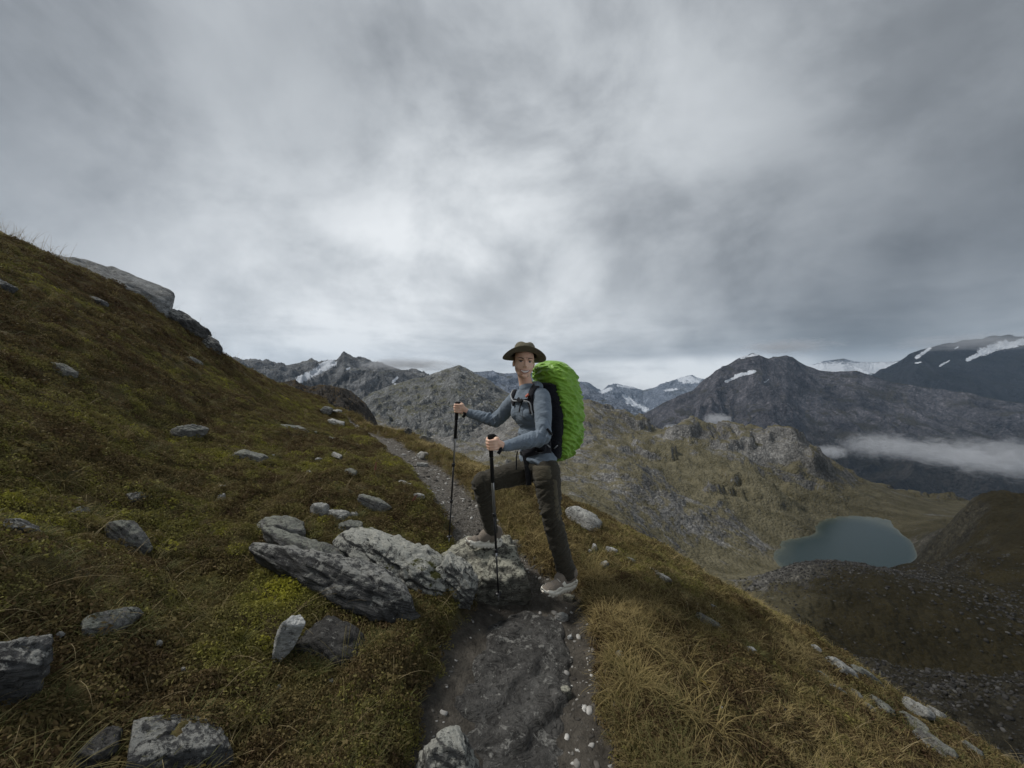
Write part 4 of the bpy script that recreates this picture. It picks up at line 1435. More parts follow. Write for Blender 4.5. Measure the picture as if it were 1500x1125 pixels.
# --- block scree below, on the moraine and the gully at the lower right
qx, qy, qs = [], [], []
for (cx, cy, rx_, ry_, n_, a_, b_) in [(400, 455, 110, 45, 4200, .6, 2.2), (250, 195, 110, 60, 3600, .5, 1.9), (160, 120, 70, 45, 2400, .35, 1.3), (480, 330, 90, 60, 900, .8, 3.0), (330, 330, 160, 90, 500, .6, 2.0)]:
    qx += list(rng.normal(cx, rx_ * .6, n_)); qy += list(rng.normal(cy, ry_ * .6, n_)); qs += list(rng.uniform(a_, b_, n_) * rng.uniform(.4, 1, n_))
qx, qy, qs = np.array(qx), np.array(qy), np.array(qs)
qz = basin_z(qx, qy)
sb = []
m = Mat('scree_block', 0.95, 0.1)
m.color(m.ramp(m.attr('tint', True), [(0.0, (0.02, 0.019, 0.018)), (0.7, (0.06, 0.058, 0.055)), (1.0, (0.11, 0.108, 0.103))]))
for k in range(4):
    V, Fs = rock_shape(1.6, 1.2, 1.0, 500 + k, 2, npl=12)
    sb.append(proto(mesh_np('block', V, Fs), m.m))
scatter('scree', qx, qy, sb, qs, rng.beta(2, 2.5, len(qx)) , 0.0, 0.0, z=qz + 0.1)

# --- the withered flower head on the outer slope and the brown dock by the bank
def spike(px, name, label, length, mat, n=70, lean=(0.35, -0.1)):
    p = cast(*px)
    root = empty(name, p)
    tag(root, label, 'plant')
    d_ = Vector((lean[0], lean[1], 1)).normalized()
    V, Fs = [], []
    q = Vector((0, 0, 0)) + p
    def tube(pts, r0, r1):
        i0 = len(V)
        for i, pt in enumerate(pts):
            rr_ = r0 + (r1 - r0) * i / (len(pts) - 1)
            for k in range(5):
                a_ = k * 2 * math.pi / 5
                V.append(pt + Vector((math.cos(a_) * rr_, math.sin(a_) * rr_, 0)))
        for i in range(len(pts) - 1):
            for k in range(5):
                Fs.append((i0 + i * 5 + k, i0 + i * 5 + (k + 1) % 5, i0 + i * 5 + 5 + (k + 1) % 5, i0 + i * 5 + 5 + k))
    tube([p + d_ * (length * t_) for t_ in (0, .3, .6, 1)], 0.0018, 0.001)
    link('stem', mesh_py('stem', V, Fs), mat, root)
    V, Fs = [], []
    for i in range(n):
        t_ = 0.45 + 0.55 * i / n
        c_ = p + d_ * length * t_
        a_ = i * 2.4
        o_ = Vector((math.cos(a_), math.sin(a_), 0.35)) * 0.009 * (1.15 - t_ * .8) * 2
        sd__ = o_.cross(d_).normalized() * 0.0035
        k = len(V)
        V += [c_, c_ + o_ * .6 + sd__, c_ + o_, c_ + o_ * .6 - sd__]
        Fs.append((k, k + 1, k + 2, k + 3))
    link('flower_head', mesh_py('flower_head', V, Fs), mat, root)
    return root


yl = Mat('withered_yellow', 0.7, 0.2).color((0.36, 0.27, 0.07)).m
rd = Mat('rusty_dock', 0.7, 0.2).color((0.14, 0.05, 0.03)).m
spike((1047, 1014), 'flower', 'withered yellow flower spike lying over on the outer slope', 0.085, yl, 60, (-1.3, 0.1))
spike((548, 700), 'dock_plant', 'rusty brown seed head standing on the bank beside the trail', 0.16, rd, 90, (0.2, -0.2))
spike((600, 742), 'dock_plant', 'rusty brown seed head hanging over the gravel', 0.12, rd, 80, (0.7, -0.2))
# ================================================================== THE WALKER
class Blob:
    """closed overlapping lumps, welded into one smooth skin by a voxel remesh"""

    def __init__(self):
        self.V, self.F, self.n = [], [], 0

    def add(self, V, Fs):
        self.V.append(np.asarray(V, float))
        self.F += [tuple(int(i) + self.n for i in f) for f in Fs]
        self.n += len(V)

    def ell(self, c, r, M=None):
        D, Fs = ico(4)
        V = D * np.array(r)
        if M is not None:
            V = V @ np.array(M).T
        self.add(V + np.array(c), Fs)

    def cap(self, p0, p1, r0, r1, flat=1.0, axis=None, n=24, m=14):
        """tapered limb with round ends"""
        p0, p1 = Vector(p0), Vector(p1)
        d = (p1 - p0)
        L = d.length
        d.normalize()
        s = Vector(axis) if axis is not None else (Vector((0, 1, 0)) if abs(d.y) < 0.9 else Vector((1, 0, 0)))
        a = (s - d * s.dot(d)).normalized()
        b = d.cross(a)
        rings = []
        for i in range(m + 1):
            ph = math.pi / 2 * (i / m - 1)
            rings.append((r0 * math.sin(ph), r0 * math.cos(ph)))
        for i in range(m + 1):
            ph = math.pi / 2 * (i / m)
            rings.append((L + r1 * math.sin(ph), r1 * math.cos(ph)))
        V = []
        for t, r_ in rings:
            r_ = max(r_, 1e-4)
            for k in range(n):
                th = 2 * math.pi * k / n
                V.append(p0 + d * t + a * math.cos(th) * r_ * flat + b * math.sin(th) * r_)
        Fs = []
        nr = len(rings)
        for i in range(nr - 1):
            for k in range(n):
                Fs.append((i * n + k, i * n + (k + 1) % n, (i + 1) * n + (k + 1) % n, (i + 1) * n + k))
        Fs.append(tuple(range(n - 1, -1, -1)))
        Fs.append(tuple((nr - 1) * n + k for k in range(n)))
        self.add([v[:] for v in V], Fs)

    def chain(self, pts, rs, **kw):
        for i in range(len(pts) - 1):
            self.cap(pts[i], pts[i + 1], rs[i], rs[i + 1], **kw)

    def build(self, name, mat, parent, voxel=0.005, smooth=4, disp=None):
        me = mesh_py(name + '_src', np.concatenate(self.V), self.F)
        tmp = bpy.data.objects.new(name + '_src', me)
        COL.objects.link(tmp)
        md = tmp.modifiers.new('r', 'REMESH')
        md.mode = 'VOXEL'
        md.voxel_size = voxel
        if smooth:
            ms = tmp.modifiers.new('s', 'SMOOTH')
            ms.iterations = smooth
            ms.factor = 0.5
        dg = bpy.context.evaluated_depsgraph_get()
        out = bpy.data.meshes.new_from_object(tmp.evaluated_get(dg))
        bpy.data.objects.remove(tmp)
        bpy.data.meshes.remove(me)
        if disp is not None:
            n = len(out.vertices)
            co = np.empty(n * 3, dtype=np.float32)
            nr = np.empty(n * 3, dtype=np.float32)
            out.vertices.foreach_get('co', co)
            out.vertex_normals.foreach_get('vector', nr)
            co, nr = co.reshape(-1, 3).astype(float), nr.reshape(-1, 3).astype(float)
            co = co + nr * disp(co)[:, None]
            out.vertices.foreach_set('co', co.astype(np.float32).ravel())
            out.update()
        out.name = name
        return link(name, out, mat, parent)


def bvh(o):
    me = o.data
    return BVHTree.FromPolygons([v.co[:] for v in me.vertices], [tuple(p.vertices) for p in me.polygons])


EYE = Vector((0, 0, CZ))


def hit(trees, u, v, lift=0.004):
    """the point on the clothes behind photograph pixel (u, v), lifted off the cloth"""
    d = (P(u, v, 1.0) - EYE).normalized()
    best = None
    for t in trees:
        p, n, i, dist = t.ray_cast(EYE, d, 10)
        if p is not None and (best is None or dist < best[2]):
            best = (p, n, dist)
    if best is None:
        return None, None
    return best[0] + best[1] * lift, best[1]


def ribbon(name, pts, nrm, w_, th, mat, parent, w1=None):
    """a strap: flat band with thickness following points, lying flat on the given normals"""
    V, Fs = [], []
    n = len(pts)
    for i in range(n):
        t = (pts[min(i + 1, n - 1)] - pts[max(i - 1, 0)]).normalized()
        s = t.cross(nrm[i]).normalized()
        ww = (w_ + ((w1 or w_) - w_) * i / (n - 1)) / 2
        N_ = nrm[i]
        for k, (a_, b_) in enumerate([(-1, 0), (-.85, 1), (.85, 1), (1, 0), (.85, -1), (-.85, -1)]):
            V.append(pts[i] + s * ww * a_ + N_ * th / 2 * b_)
    for i in range(n - 1):
        for k in range(6):
            Fs.append((i * 6 + k, i * 6 + (k + 1) % 6, i * 6 + 6 + (k + 1) % 6, i * 6 + 6 + k))
    Fs.append(tuple(range(5, -1, -1)))
    Fs.append(tuple((n - 1) * 6 + k for k in range(6)))
    return link(name, mesh_py(name, V, Fs), mat, parent)


def spline(pts, n=8):
    """Catmull-Rom through the points"""
    out = []
    Q = [pts[0]] + list(pts) + [pts[-1]]
    for i in range(1, len(Q) - 2):
        for k in range(n):
            t = k / n
            p0, p1, p2, p3 = Q[i - 1], Q[i], Q[i + 1], Q[i + 2]
            out.append(0.5 * ((2 * p1) + (p2 - p0) * t + (2 * p0 - 5 * p1 + 4 * p2 - p3) * t * t + (3 * p1 - p0 - 3 * p2 + p3) * t ** 3))
    out.append(pts[-1])
    return out


def tube(name, pts, rs, mat, parent, n=12):
    V, Fs = [], []
    m_ = len(pts)
    if isinstance(rs, (int, float)):
        rs = [rs] * m_
    a = None
    for i in range(m_):
        t = (pts[min(i + 1, m_ - 1)] - pts[max(i - 1, 0)]).normalized()
        if a is None:
            a = t.orthogonal().normalized()
        a = (a - t * a.dot(t)).normalized()
        b = t.cross(a)
        for k in range(n):
            th = 2 * math.pi * k / n
            V.append(pts[i] + (a * math.cos(th) + b * math.sin(th)) * rs[i])
    for i in range(m_ - 1):
        for k in range(n):
            Fs.append((i * n + k, i * n + (k + 1) % n, (i + 1) * n + (k + 1) % n, (i + 1) * n + k))
    Fs.append(tuple(range(n - 1, -1, -1)))
    Fs.append(tuple((m_ - 1) * n + k for k in range(n)))
    return link(name, mesh_py(name, V, Fs), mat, parent)


# ---- materials
m = Mat('skin', 0.5, 0.4)
m.color(m.mix(m.ramp(m.noise(m.co(), 14, 4), [(0.35, 0), (0.65, 1)]), (0.80, 0.50, 0.37), (0.85, 0.58, 0.44)))
m.b.inputs['Subsurface Weight'].default_value = 0.12
m.b.inputs['Subsurface Radius'].default_value = (0.012, 0.005, 0.003)
skin = m.m


def cloth(name, col, fold=(9, 0.6), weave=900, rough=0.85):
    m = Mat(name, rough, 0.15)
    v = m.co()
    n = m.noise(v, 6, 4)
    m.color(m.mix(n, tuple(c * 0.82 for c in col), tuple(min(1, c * 1.12) for c in col)))
    f = m.noise(m.co('Object', (1, 1, 2.2), (0.5, 0.4, 0)), fold[0], 5, 0.55, 1.2)
    g = m.noise(v, weave, 2)
    m.bump(m.math('ADD', f, m.math('MULTIPLY', g, 0.02)), fold[1], 0.02)
    m.b.inputs['Sheen Weight'].default_value = 0.1
    return m.m


c_shirt = cloth('blue_grey_jersey', (0.19, 0.235, 0.29), (11, 0.5))
c_trous = cloth('dark_olive_ripstop', (0.052, 0.047, 0.036), (14, 0.7))
c_trpan = cloth('olive_stretch_panel', (0.11, 0.098, 0.07), (16, 0.4))
c_black = cloth('black_webbing', (0.012, 0.013, 0.016), (22, 0.4))
c_navy = cloth('dark_padded_mesh', (0.014, 0.015, 0.021), (18, 0.5))
c_hat = cloth('olive_hat_cloth', (0.17, 0.155, 0.11), (20, 0.4))
c_sole = plain('cream_rubber', (0.80, 0.77, 0.68), 0.7, 0.3, bump=(150, 0.3, 0.002))
c_shoe = cloth('taupe_shoe_mesh', (0.24, 0.205, 0.17), (60, 0.5))
c_hair = plain('brown_hair', (0.10, 0.055, 0.03), 0.5, 0.4)
c_teeth = plain('teeth', (0.88, 0.86, 0.82), 0.3, 0.5)
c_lip = plain('lips', (0.45, 0.20, 0.17), 0.45, 0.4)
c_eye = plain('eye_white', (0.62, 0.60, 0.58), 0.2, 0.5)
c_iris = plain('iris', (0.03, 0.03, 0.035), 0.2, 0.5)
c_metal = plain('pole_aluminium', (0.42, 0.43, 0.45), 0.32, 0.5, 0.75)
c_pblack = plain('pole_black', (0.016, 0.016, 0.018), 0.4, 0.4)
c_foam = plain('grip_foam', (0.014, 0.014, 0.014), 0.9, 0.2, bump=(300, 0.4, 0.002))
c_pink = plain('pink_buckle', (0.55, 0.16, 0.11), 0.5, 0.4)
c_hose = plain('grey_hose', (0.30, 0.32, 0.34), 0.4, 0.5)

person = empty('person', P(765, 868, 2.8))
tag(person, 'walker in a brim hat, grey-blue hooded top and dark trousers, stepping up with two poles', 'person')

# ---- joints
f_dir = Vector((-0.79, -0.62, 0)).normalized()     # where the chest faces
a_dir = Vector((0.62, -0.79, 0)).normalized()      # from the right shoulder to the left
TM = Matrix((a_dir, -f_dir, Vector((0, 0, 1)))).transposed()
RS, RE, RW, RH = P(755, 584, 2.93), P(727, 617, 3.02), P(686, 605, 3.05), P(671, 598, 3.05)
LS, LE, LW, LH = P(796, 582, 2.68), P(796, 640, 2.56), P(739, 654, 2.46), P(720, 650, 2.43)
CH = P(776, 602, 2.81)
WA = P(781, 645, 2.82)
PE = P(788, 678, 2.81)
NK = P(772, 566, 2.81)
HD = P(767.5, 531, 2.79)
LHp, LKn, LAn = P(800, 688, 2.73), P(808, 757, 2.68), P(829, 836, 2.72)
RHp, RKn, RAn = P(777, 688, 2.88), P(707, 706, 2.76), P(719, 776, 2.90)

# ---- head frame: x to the viewer's right, y away, z up, a slight cheerful tilt
HM = Matrix.Rotation(R(6), 3, 'Z') @ Matrix.Rotation(R(3.5), 3, 'Y') @ Matrix.Rotation(R(2), 3, 'X')


def hp(x, y, z):
    return HD + HM @ Vector((x, y, z))


B = Blob()
B.ell(hp(0, 0.014, 0.022), (0.074, 0.092, 0.093), HM)
B.ell(hp(0, -0.020, -0.025), (0.067, 0.068, 0.082), HM)
B.ell(hp(0, -0.036, -0.072), (0.051, 0.044, 0.036), HM)
B.ell(hp(0, -0.064, -0.096), (0.021, 0.018, 0.017), HM)
for s in (-1, 1):
    B.ell(hp(s * 0.035, -0.053, -0.034), (0.026, 0.022, 0.026), HM)
    B.cap(hp(s * 0.046, -0.010, -0.055), hp(s * 0.026, -0.050, -0.088), 0.016, 0.015)
    B.cap(hp(s * 0.008, -0.083, 0.024), hp(s * 0.044, -0.070, 0.022), 0.009, 0.008)
    B.ell(hp(s * 0.075, 0.012, -0.012), (0.007, 0.015, 0.026), HM)
    B.ell(hp(s * 0.009, -0.092, -0.030), (0.008, 0.009, 0.007), HM)
B.cap(hp(0, -0.083, 0.012), hp(0, -0.099, -0.022), 0.0075, 0.0095)
B.ell(hp(0, -0.070, -0.062), (0.036, 0.016, 0.020), HM)
B.cap(hp(0, 0.02, -0.06), NK + Vector((0.002, 0.01, -0.03)), 0.045, 0.051)
B.cap(NK + Vector((0, 0.02, -0.03)), CH, 0.055, 0.08)
B.ell(CH, (0.125, 0.075, 0.13), TM)
B.ell(WA, (0.118, 0.085, 0.14), TM)
B.ell(PE, (0.140, 0.095, 0.10), TM)
B.chain([CH + a_dir * 0.1 + Vector((0, 0, 0.06)), LS, LE, LW], [0.045, 0.036, 0.034, 0.026])
B.chain([CH - a_dir * 0.1 + Vector((0, 0, 0.06)), RS, RE, RW], [0.045, 0.036, 0.034, 0.026])
B.chain([LHp, LKn, LAn], [0.082, 0.053, 0.038])
B.chain([RHp, RKn, RAn], [0.082, 0.053, 0.038])
B.cap(LAn, P(812, 862, 2.64), 0.034, 0.020)
B.cap(RAn, P(700, 795, 2.87), 0.034, 0.020)


def hand(B, W_, H_, pole_top, pole_dir, away, thumb_out):
    """a fist closed on an upright pole: palm beside the grip, four unequal fingers bent round it, thumb over the top"""
    c = H_
    z = -pole_dir.normalized()                         # up along the grip
    back = (W_ - H_)
    back = (back - z * back.dot(z)).normalized()       # towards the wrist
    out = away.normalized()                            # side of the grip where the back of the hand lies
    out = (out - z * out.dot(z) - back * out.dot(back)).normalized()
    palm = c + back * 0.030 + out * 0.012
    B.cap(palm + z * 0.024, palm - z * 0.026, 0.021, 0.019, flat=1.0)
    B.cap(palm + back * 0.012, W_, 0.024, 0.024)
    B.cap(palm + z * 0.022 + out * .006, c + out * 0.022 + z * 0.026, 0.015, 0.010)
    for k, (dz, ln) in enumerate([(0.028, 1.0), (0.0095, 1.08), (-0.009, 1.0), (-0.0265, 0.84)]):
        o = c + z * dz
        kn = o + back * 0.012 + out * 0.031
        m1 = o - back * 0.020 * ln + out * 0.027
        m2 = o - back * 0.029 * ln - out * 0.004
        tip = o - back * 0.006 - out * 0.025 * ln
        B.chain([palm + z * dz * 0.9 + out * 0.012, kn, m1, m2, tip], [0.0105, 0.0095, 0.0086, 0.0080, 0.0070], n=12, m=6)
    # the thumb leaves the side of the palm near its base and closes over the fingers
    t0 = palm + z * 0.012 - out * 0.010
    t1 = c + z * 0.038 + back * 0.020 - out * 0.020
    t2 = c + z * 0.040 - back * 0.004 - out * 0.026
    t3 = c + z * 0.032 - back * 0.022 - out * 0.018
    B.chain([t0, t1, t2, t3], [0.0135, 0.0115, 0.0100, 0.0085], n=12, m=6)


# the poles: tips on the ground, grips in the fists
tip1 = cast(657.5, 797)
top1 = RH + Vector((-0.006, 0, 0.045))
d1 = (tip1 - top1).normalized()
tip2 = P(730.5, 880, 2.62)
top2 = LH + Vector((-0.008, 0, 0.052))
d2 = (tip2 - top2).normalized()
hand(B, RW, RH, top1, d1, Vector((-0.35, -0.9, 0)), 1)
hand(B, LW, LH, top2, d2, Vector((-0.45, -0.9, 0)), 1)
body = B.build('body', skin, person, 0.0042, 2)
tb = bvh(body)


def hface(x, z, lift=0.0):
    """the point of the face surface at head coordinates (x, z)"""
    o = hp(x, -0.3, z)
    p, n, i, d_ = tb.ray_cast(o, HM @ Vector((0, 1, 0)), 1)
    return p + n * lift, n


# ---- face
for s in (-1, 1):
    p, n = hface(s * 0.030, 0.004)
    q = Blob()
    D, Fs = ico(3)
    M = np.array(HM)
    me = mesh_np('eye', (D * np.array([0.0145, 0.008, 0.0052])) @ M.T + np.array(p - n * 0.004), Fs)
    e = link('eye', me, c_eye, person)
    me = mesh_np('iris', (D * np.array([0.0062, 0.003, 0.0055])) @ M.T + np.array(p + n * 0.0035), Fs)
    ir = link('iris', me, c_iris, e)
    ir.matrix_parent_inverse = Matrix.Identity(4)
    ir.matrix_world = Matrix.Identity(4)
    pts, nn_ = [], []
    for k in range(8):
        t = k / 7
        p, n = hface(s * (0.014 + 0.034 * t), 0.0225 + 0.006 * math.sin(t * 2.4), 0.002)
        pts.append(p); nn_.append(n)
    ribbon('eyebrow', pts, nn_, 0.0075, 0.004, c_hair, person, 0.004)
    pts, nn_ = [], []
    for k in range(8):
        t = k / 7
        p, n = hface(s * (0.016 + 0.029 * t), 0.0095 + 0.0035 * math.sin(t * 3.1), 0.0015)
        pts.append(p); nn_.append(n)
    ribbon('eyelash', pts, nn_, 0.003, 0.002, c_iris, person)
up_, lo_, te_, ni = [], [], [], []
for k in range(15):
    t = k / 14 * 2 - 1
    zc_ = -0.067 + 0.013 * t * t
    hw = 0.0092 * (1 - t * t) ** 0.6
    p, n = hface(0.034 * t, zc_ + hw, 0.0015); up_.append(p); ni.append(n)
    p, n = hface(0.034 * t, zc_ - hw * 0.9, 0.0015); lo_.append(p)
    p, n = hface(0.033 * t, zc_ + hw * 0.0, 0.0012); te_.append(p)
ribbon('lip', up_, ni, 0.0042, 0.004, c_lip, person)
ribbon('lip', lo_, ni, 0.0055, 0.005, c_lip, person)
V, Fs = [], []
for k in range(15):
    V += [up_[k] - ni[k] * 0.001, te_[k] + ni[k] * 0.0012, lo_[k] * .75 + te_[k] * .25]
for k in range(14):
    for j in range(2):
        Fs.append((k * 3 + j, k * 3 + j + 1, k * 3 + j + 4, k * 3 + j + 3))
link('teeth', mesh_py('teeth', V, Fs), c_teeth, person)
H_ = Blob()
H_.ell(hp(0, 0.026, 0.020), (0.079, 0.090, 0.090), HM)
H_.ell(hp(0, 0.065, -0.035), (0.05, 0.036, 0.05), HM)
for s in (-1, 1):
    H_.cap(hp(s * 0.071, -0.012, 0.03), hp(s * 0.069, 0.0, 0.008), 0.009, 0.005)
H_.build('hair', c_hair, person, 0.005, 2)

# ---- hat: creased crown, a wide soft brim dipping at the sides
HX = Matrix.Rotation(R(5), 3, 'Z') @ Matrix.Rotation(R(4), 3, 'Y') @ Matrix.Rotation(R(-15), 3, 'X')
HO = hp(0.002, 0.012, 0.047)
prof = [(0.02, 0.098), (0.045, 0.097), (0.064, 0.090), (0.074, 0.074), (0.080, 0.050), (0.085, 0.022), (0.088, 0.008), (0.094, 0.002), (0.108, 0.0),
        (0.128, -0.001), (0.148, -0.001), (0.160, 0.000)]
V, nk = [], 72
def hatpt(rr_, zz, a_, dz=0):
    br = max(0, (rr_ - 0.09) / 0.07)
    droop = -0.020 * br ** 1.3 * abs(math.cos(a_)) ** 1.6 + 0.018 * br * abs(math.sin(a_)) ** 1.5
    wob = 0.003 * br * math.sin(3 * a_ + 1)
    top = -0.012 * math.exp(-(math.cos(a_) * rr_ / 0.022) ** 2) if zz > 0.085 else 0
    return HO + HX @ Vector((rr_ * math.cos(a_) * 0.99, rr_ * math.sin(a_) * 1.05, zz + droop + wob + top + dz))
V.append(hatpt(0, 0.096, 0))
for (r_, z_) in prof:
    for k in range(nk):
        V.append(hatpt(r_, z_, 2 * math.pi * k / nk))
nt = len(prof)
for (r_, z_) in reversed(prof[6:]):
    for k in range(nk):
        V.append(hatpt(r_ - 0.001, z_, 2 * math.pi * k / nk, -0.004))
Fs = [(0, 1 + k, 1 + (k + 1) % nk) for k in range(nk)]
tot = nt + len(prof[6:])
for i in range(tot - 1):
    for k in range(nk):
        Fs.append((1 + i * nk + k, 1 + (i + 1) * nk + k, 1 + (i + 1) * nk + (k + 1) % nk, 1 + i * nk + (k + 1) % nk))
hat = link('hat', mesh_py('hat', V, Fs), c_hat, person)
c_band = cloth('hat_band_cloth', (0.045, 0.042, 0.03), (20, 0.3))
V = []
for (r_, z_) in [(0.0875, 0.006), (0.0895, 0.008), (0.0865, 0.024), (0.0845, 0.026)]:
    for k in range(nk):
        V.append(hatpt(r_ , z_, 2 * math.pi * k / nk))
hb = link('hat_band', mesh_py('hat_band', V, grid_faces(4, nk, True).tolist()), c_band, hat)
hb.matrix_parent_inverse = Matrix.Identity(4)
hb.matrix_world = Matrix.Identity(4)

# ---- shirt
Sh = Blob()
Sh.ell(CH + Vector((0, 0, 0.02)), (0.166, 0.108, 0.165), TM)
Sh.ell(CH + f_dir * 0.058 + a_dir * 0.062 + Vector((0, 0, -0.01)), (0.062, 0.05, 0.062), TM)
Sh.ell(CH + f_dir * 0.058 - a_dir * 0.062 + Vector((0, 0, -0.01)), (0.062, 0.05, 0.062), TM)
Sh.ell(WA + Vector((0, 0, 0.01)), (0.135, 0.104, 0.16), TM)
Sh.ell(PE + Vector((0, 0, 0.035)), (0.158, 0.118, 0.075), TM)
Sh.cap(LS - a_dir * 0.05, RS + a_dir * 0.05, 0.066, 0.066)
Sh.cap(NK + Vector((0, 0.0, -0.05)), NK + Vector((0, 0.0, -0.022)), 0.070, 0.060)
LEm = (LE + LW) / 2
Sh.chain([LS - a_dir * 0.02, LS * 0.5 + LE * 0.5, LE, LEm, LW + (LE - LW) * 0.03], [0.066, 0.060, 0.052, 0.050, 0.034])
REm = (RE + RW) / 2
Sh.chain([RS + a_dir * 0.02, RS * 0.5 + RE * 0.5, RE, REm, RW + (RE - RW) * 0.03], [0.064, 0.058, 0.050, 0.046, 0.033])


def seg_s(co, p0, p1):
    d = np.array(p1 - p0); L = np.linalg.norm(d); d /= L
    q = co - np.array(p0)
    t = q @ d
    return t, np.linalg.norm(q - np.outer(t, d), axis=1), L


def wr_shirt(co):
    out = 0.0035 * fbm(co * 9 + 3, 3)
    for (p0, p1, ph) in [(LS, LE, 1), (LE, LW, 2), (RS, RE, 3), (RE, RW, 4)]:
        t, dist, L = seg_s(co, p0, p1)
        k = np.exp(-(np.maximum(0, dist - 0.06) / 0.02) ** 2) * ((t > -0.02) & (t < L + 0.02))
        # spiral creases, strongest at the elbow
        el_ = np.exp(-((t - (L if ph in (1, 3) else 0)) / 0.10) ** 2) * 0.9 + 0.35
        q = fbm(np.stack([t * 26 + co[:, 2] * 18, co[:, 0] * 7, co[:, 1] * 7 + ph * 9], -1), 3)
        out = out + k * el_ * 0.015 * (np.abs(q) - 0.25)
    # drag lines across the body
    z = (co[:, 2] - PE.z)
    k = np.exp(-(np.maximum(0, z - 0.22) / 0.1) ** 2)
    t, dist, L = seg_s(co, PE, CH)
    k = k * np.exp(-(np.maximum(0, dist - 0.15) / 0.02) ** 2)
    q = fbm(np.stack([co[:, 0] * 9, co[:, 1] * 9, co[:, 2] * 22 + co[:, 0] * 10], -1), 3)
    out = out + k * 0.012 * (np.abs(q) - 0.3)
    return out


shirt = Sh.build('hooded_top', c_shirt, person, 0.0055, 4, wr_shirt)
# collar of the hood, folded round the neck
pts = []
for k in range(17):
    a_ = math.pi * (0.10 + 1.8 * k / 16) - math.pi / 2 + 0.0
    dv = a_dir * math.cos(a_) * 0.064 - f_dir * math.sin(a_) * 0.058
    pts.append(NK + dv * (1.12 if math.sin(a_) > 0 else 1.0) + Vector((0, 0, -0.018 + 0.036 * math.sin(a_))))
hood = Blob()
for i in range(16):
    hood.cap(pts[i], pts[i + 1], 0.019 if 4 < i < 12 else 0.013, 0.019 if 4 < i + 1 < 12 else 0.013)
hood.ell(NK - f_dir * 0.085 + Vector((0, 0, -0.005)), (0.075, 0.035, 0.045), TM)
hood.build('hood', c_shirt, person, 0.005, 3)
for W_, E_ in ((LW, LE), (RW, RE)):
    d_ = (E_ - W_).normalized()
    tube('cuff', [W_ - d_ * 0.004, W_ + d_ * 0.005, W_ + d_ * 0.03, W_ + d_ * 0.034], [0.031, 0.0345, 0.037, 0.033], c_shirt, person, 20)

# ---- trousers
T = Blob()
T.ell(PE + Vector((0, 0, -0.01)), (0.158, 0.116, 0.095), TM)
T.chain([LHp + Vector((0, 0, 0.0)), LHp * .45 + LKn * .55, LKn, LKn * .5 + LAn * .5, LAn + Vector((0.0, 0, -0.015))], [0.098, 0.085, 0.070, 0.068, 0.062])
T.cap(PE + Vector((0, 0, -0.04)), LHp, 0.09, 0.095)
T.chain([RHp, RHp * .45 + RKn * .55, RKn, RKn * .5 + RAn * .5, RAn + Vector((0, 0, 0.0))], [0.095, 0.084, 0.074, 0.066, 0.050])
T.cap(PE + Vector((0, 0, -0.04)), RHp, 0.09, 0.095)


def wr_tr(co):
    out = 0.004 * fbm(co * 8 + 11, 3)
    for (p0, p1, kn, ph) in [(LHp, LKn, 1, 1), (LKn, LAn, 0, 2), (RHp, RKn, 1, 3), (RKn, RAn, 0, 4)]:
        t, dist, L = seg_s(co, p0, p1)
        k = np.exp(-(np.maximum(0, dist - 0.085) / 0.02) ** 2) * sstep(-0.03, 0.0, t) * sstep(L + 0.03, L, t)
        kk = np.exp(-((t - (L if kn else 0)) / 0.11) ** 2) + 0.45
        if not kn:
            kk = kk + 0.7 * np.exp(-((t - L) / 0.06) ** 2)
        q = fbm(np.stack([t * 21 + co[:, 0] * 12, co[:, 0] * 6, co[:, 1] * 6 + ph * 7], -1), 3)
        out = out + k * kk * 0.018 * (np.abs(q) - 0.28)
    return out


tr = T.build('trousers', c_trous, person, 0.0055, 4, wr_tr)
ts, tt_ = bvh(shirt), bvh(tr)


def onto(pix, trees, lift=0.006, n=6):
    pts, nn_ = [], []
    q = [Vector((a_, b_, 0)) for a_, b_ in pix]
    for p in spline(q, n):
        h_, nrm = hit(trees, p.x, p.y, lift)
        if h_ is not None:
            pts.append(h_); nn_.append(nrm)
    # even out the jumps
    for _ in range(3):
        pts = [pts[0]] + [(pts[i - 1] + pts[i] * 2 + pts[i + 1]) / 4 for i in range(1, len(pts) - 1)] + [pts[-1]]
        nn_ = [nn_[0]] + [(nn_[i - 1] + nn_[i] * 2 + nn_[i + 1]).normalized() for i in range(1, len(nn_) - 1)] + [nn_[-1]]
    return pts, nn_


# stretch panel and pocket of the near thigh
def patch(name, corners, trees, mat, parent, lift=0.004, nu=10, nv=10):
    (u0, v0), (u1, v1), (u2, v2), (u3, v3) = corners
    V = []
    for j in range(nv):
        for i in range(nu):
            s, t = i / (nu - 1), j / (nv - 1)
            u = (u0 * (1 - s) + u1 * s) * (1 - t) + (u3 * (1 - s) + u2 * s) * t
            v = (v0 * (1 - s) + v1 * s) * (1 - t) + (v3 * (1 - s) + v2 * s) * t
            edge = i in (0, nu - 1) or j in (0, nv - 1)
            h_, n_ = hit(trees, u, v, -0.002 if edge else lift)
            V.append(h_ if h_ is not None else (V[-1] if V else P(u, v, 2.7)))
    return link(name, mesh_py(name, V, grid_faces(nv, nu).tolist()), mat, parent)


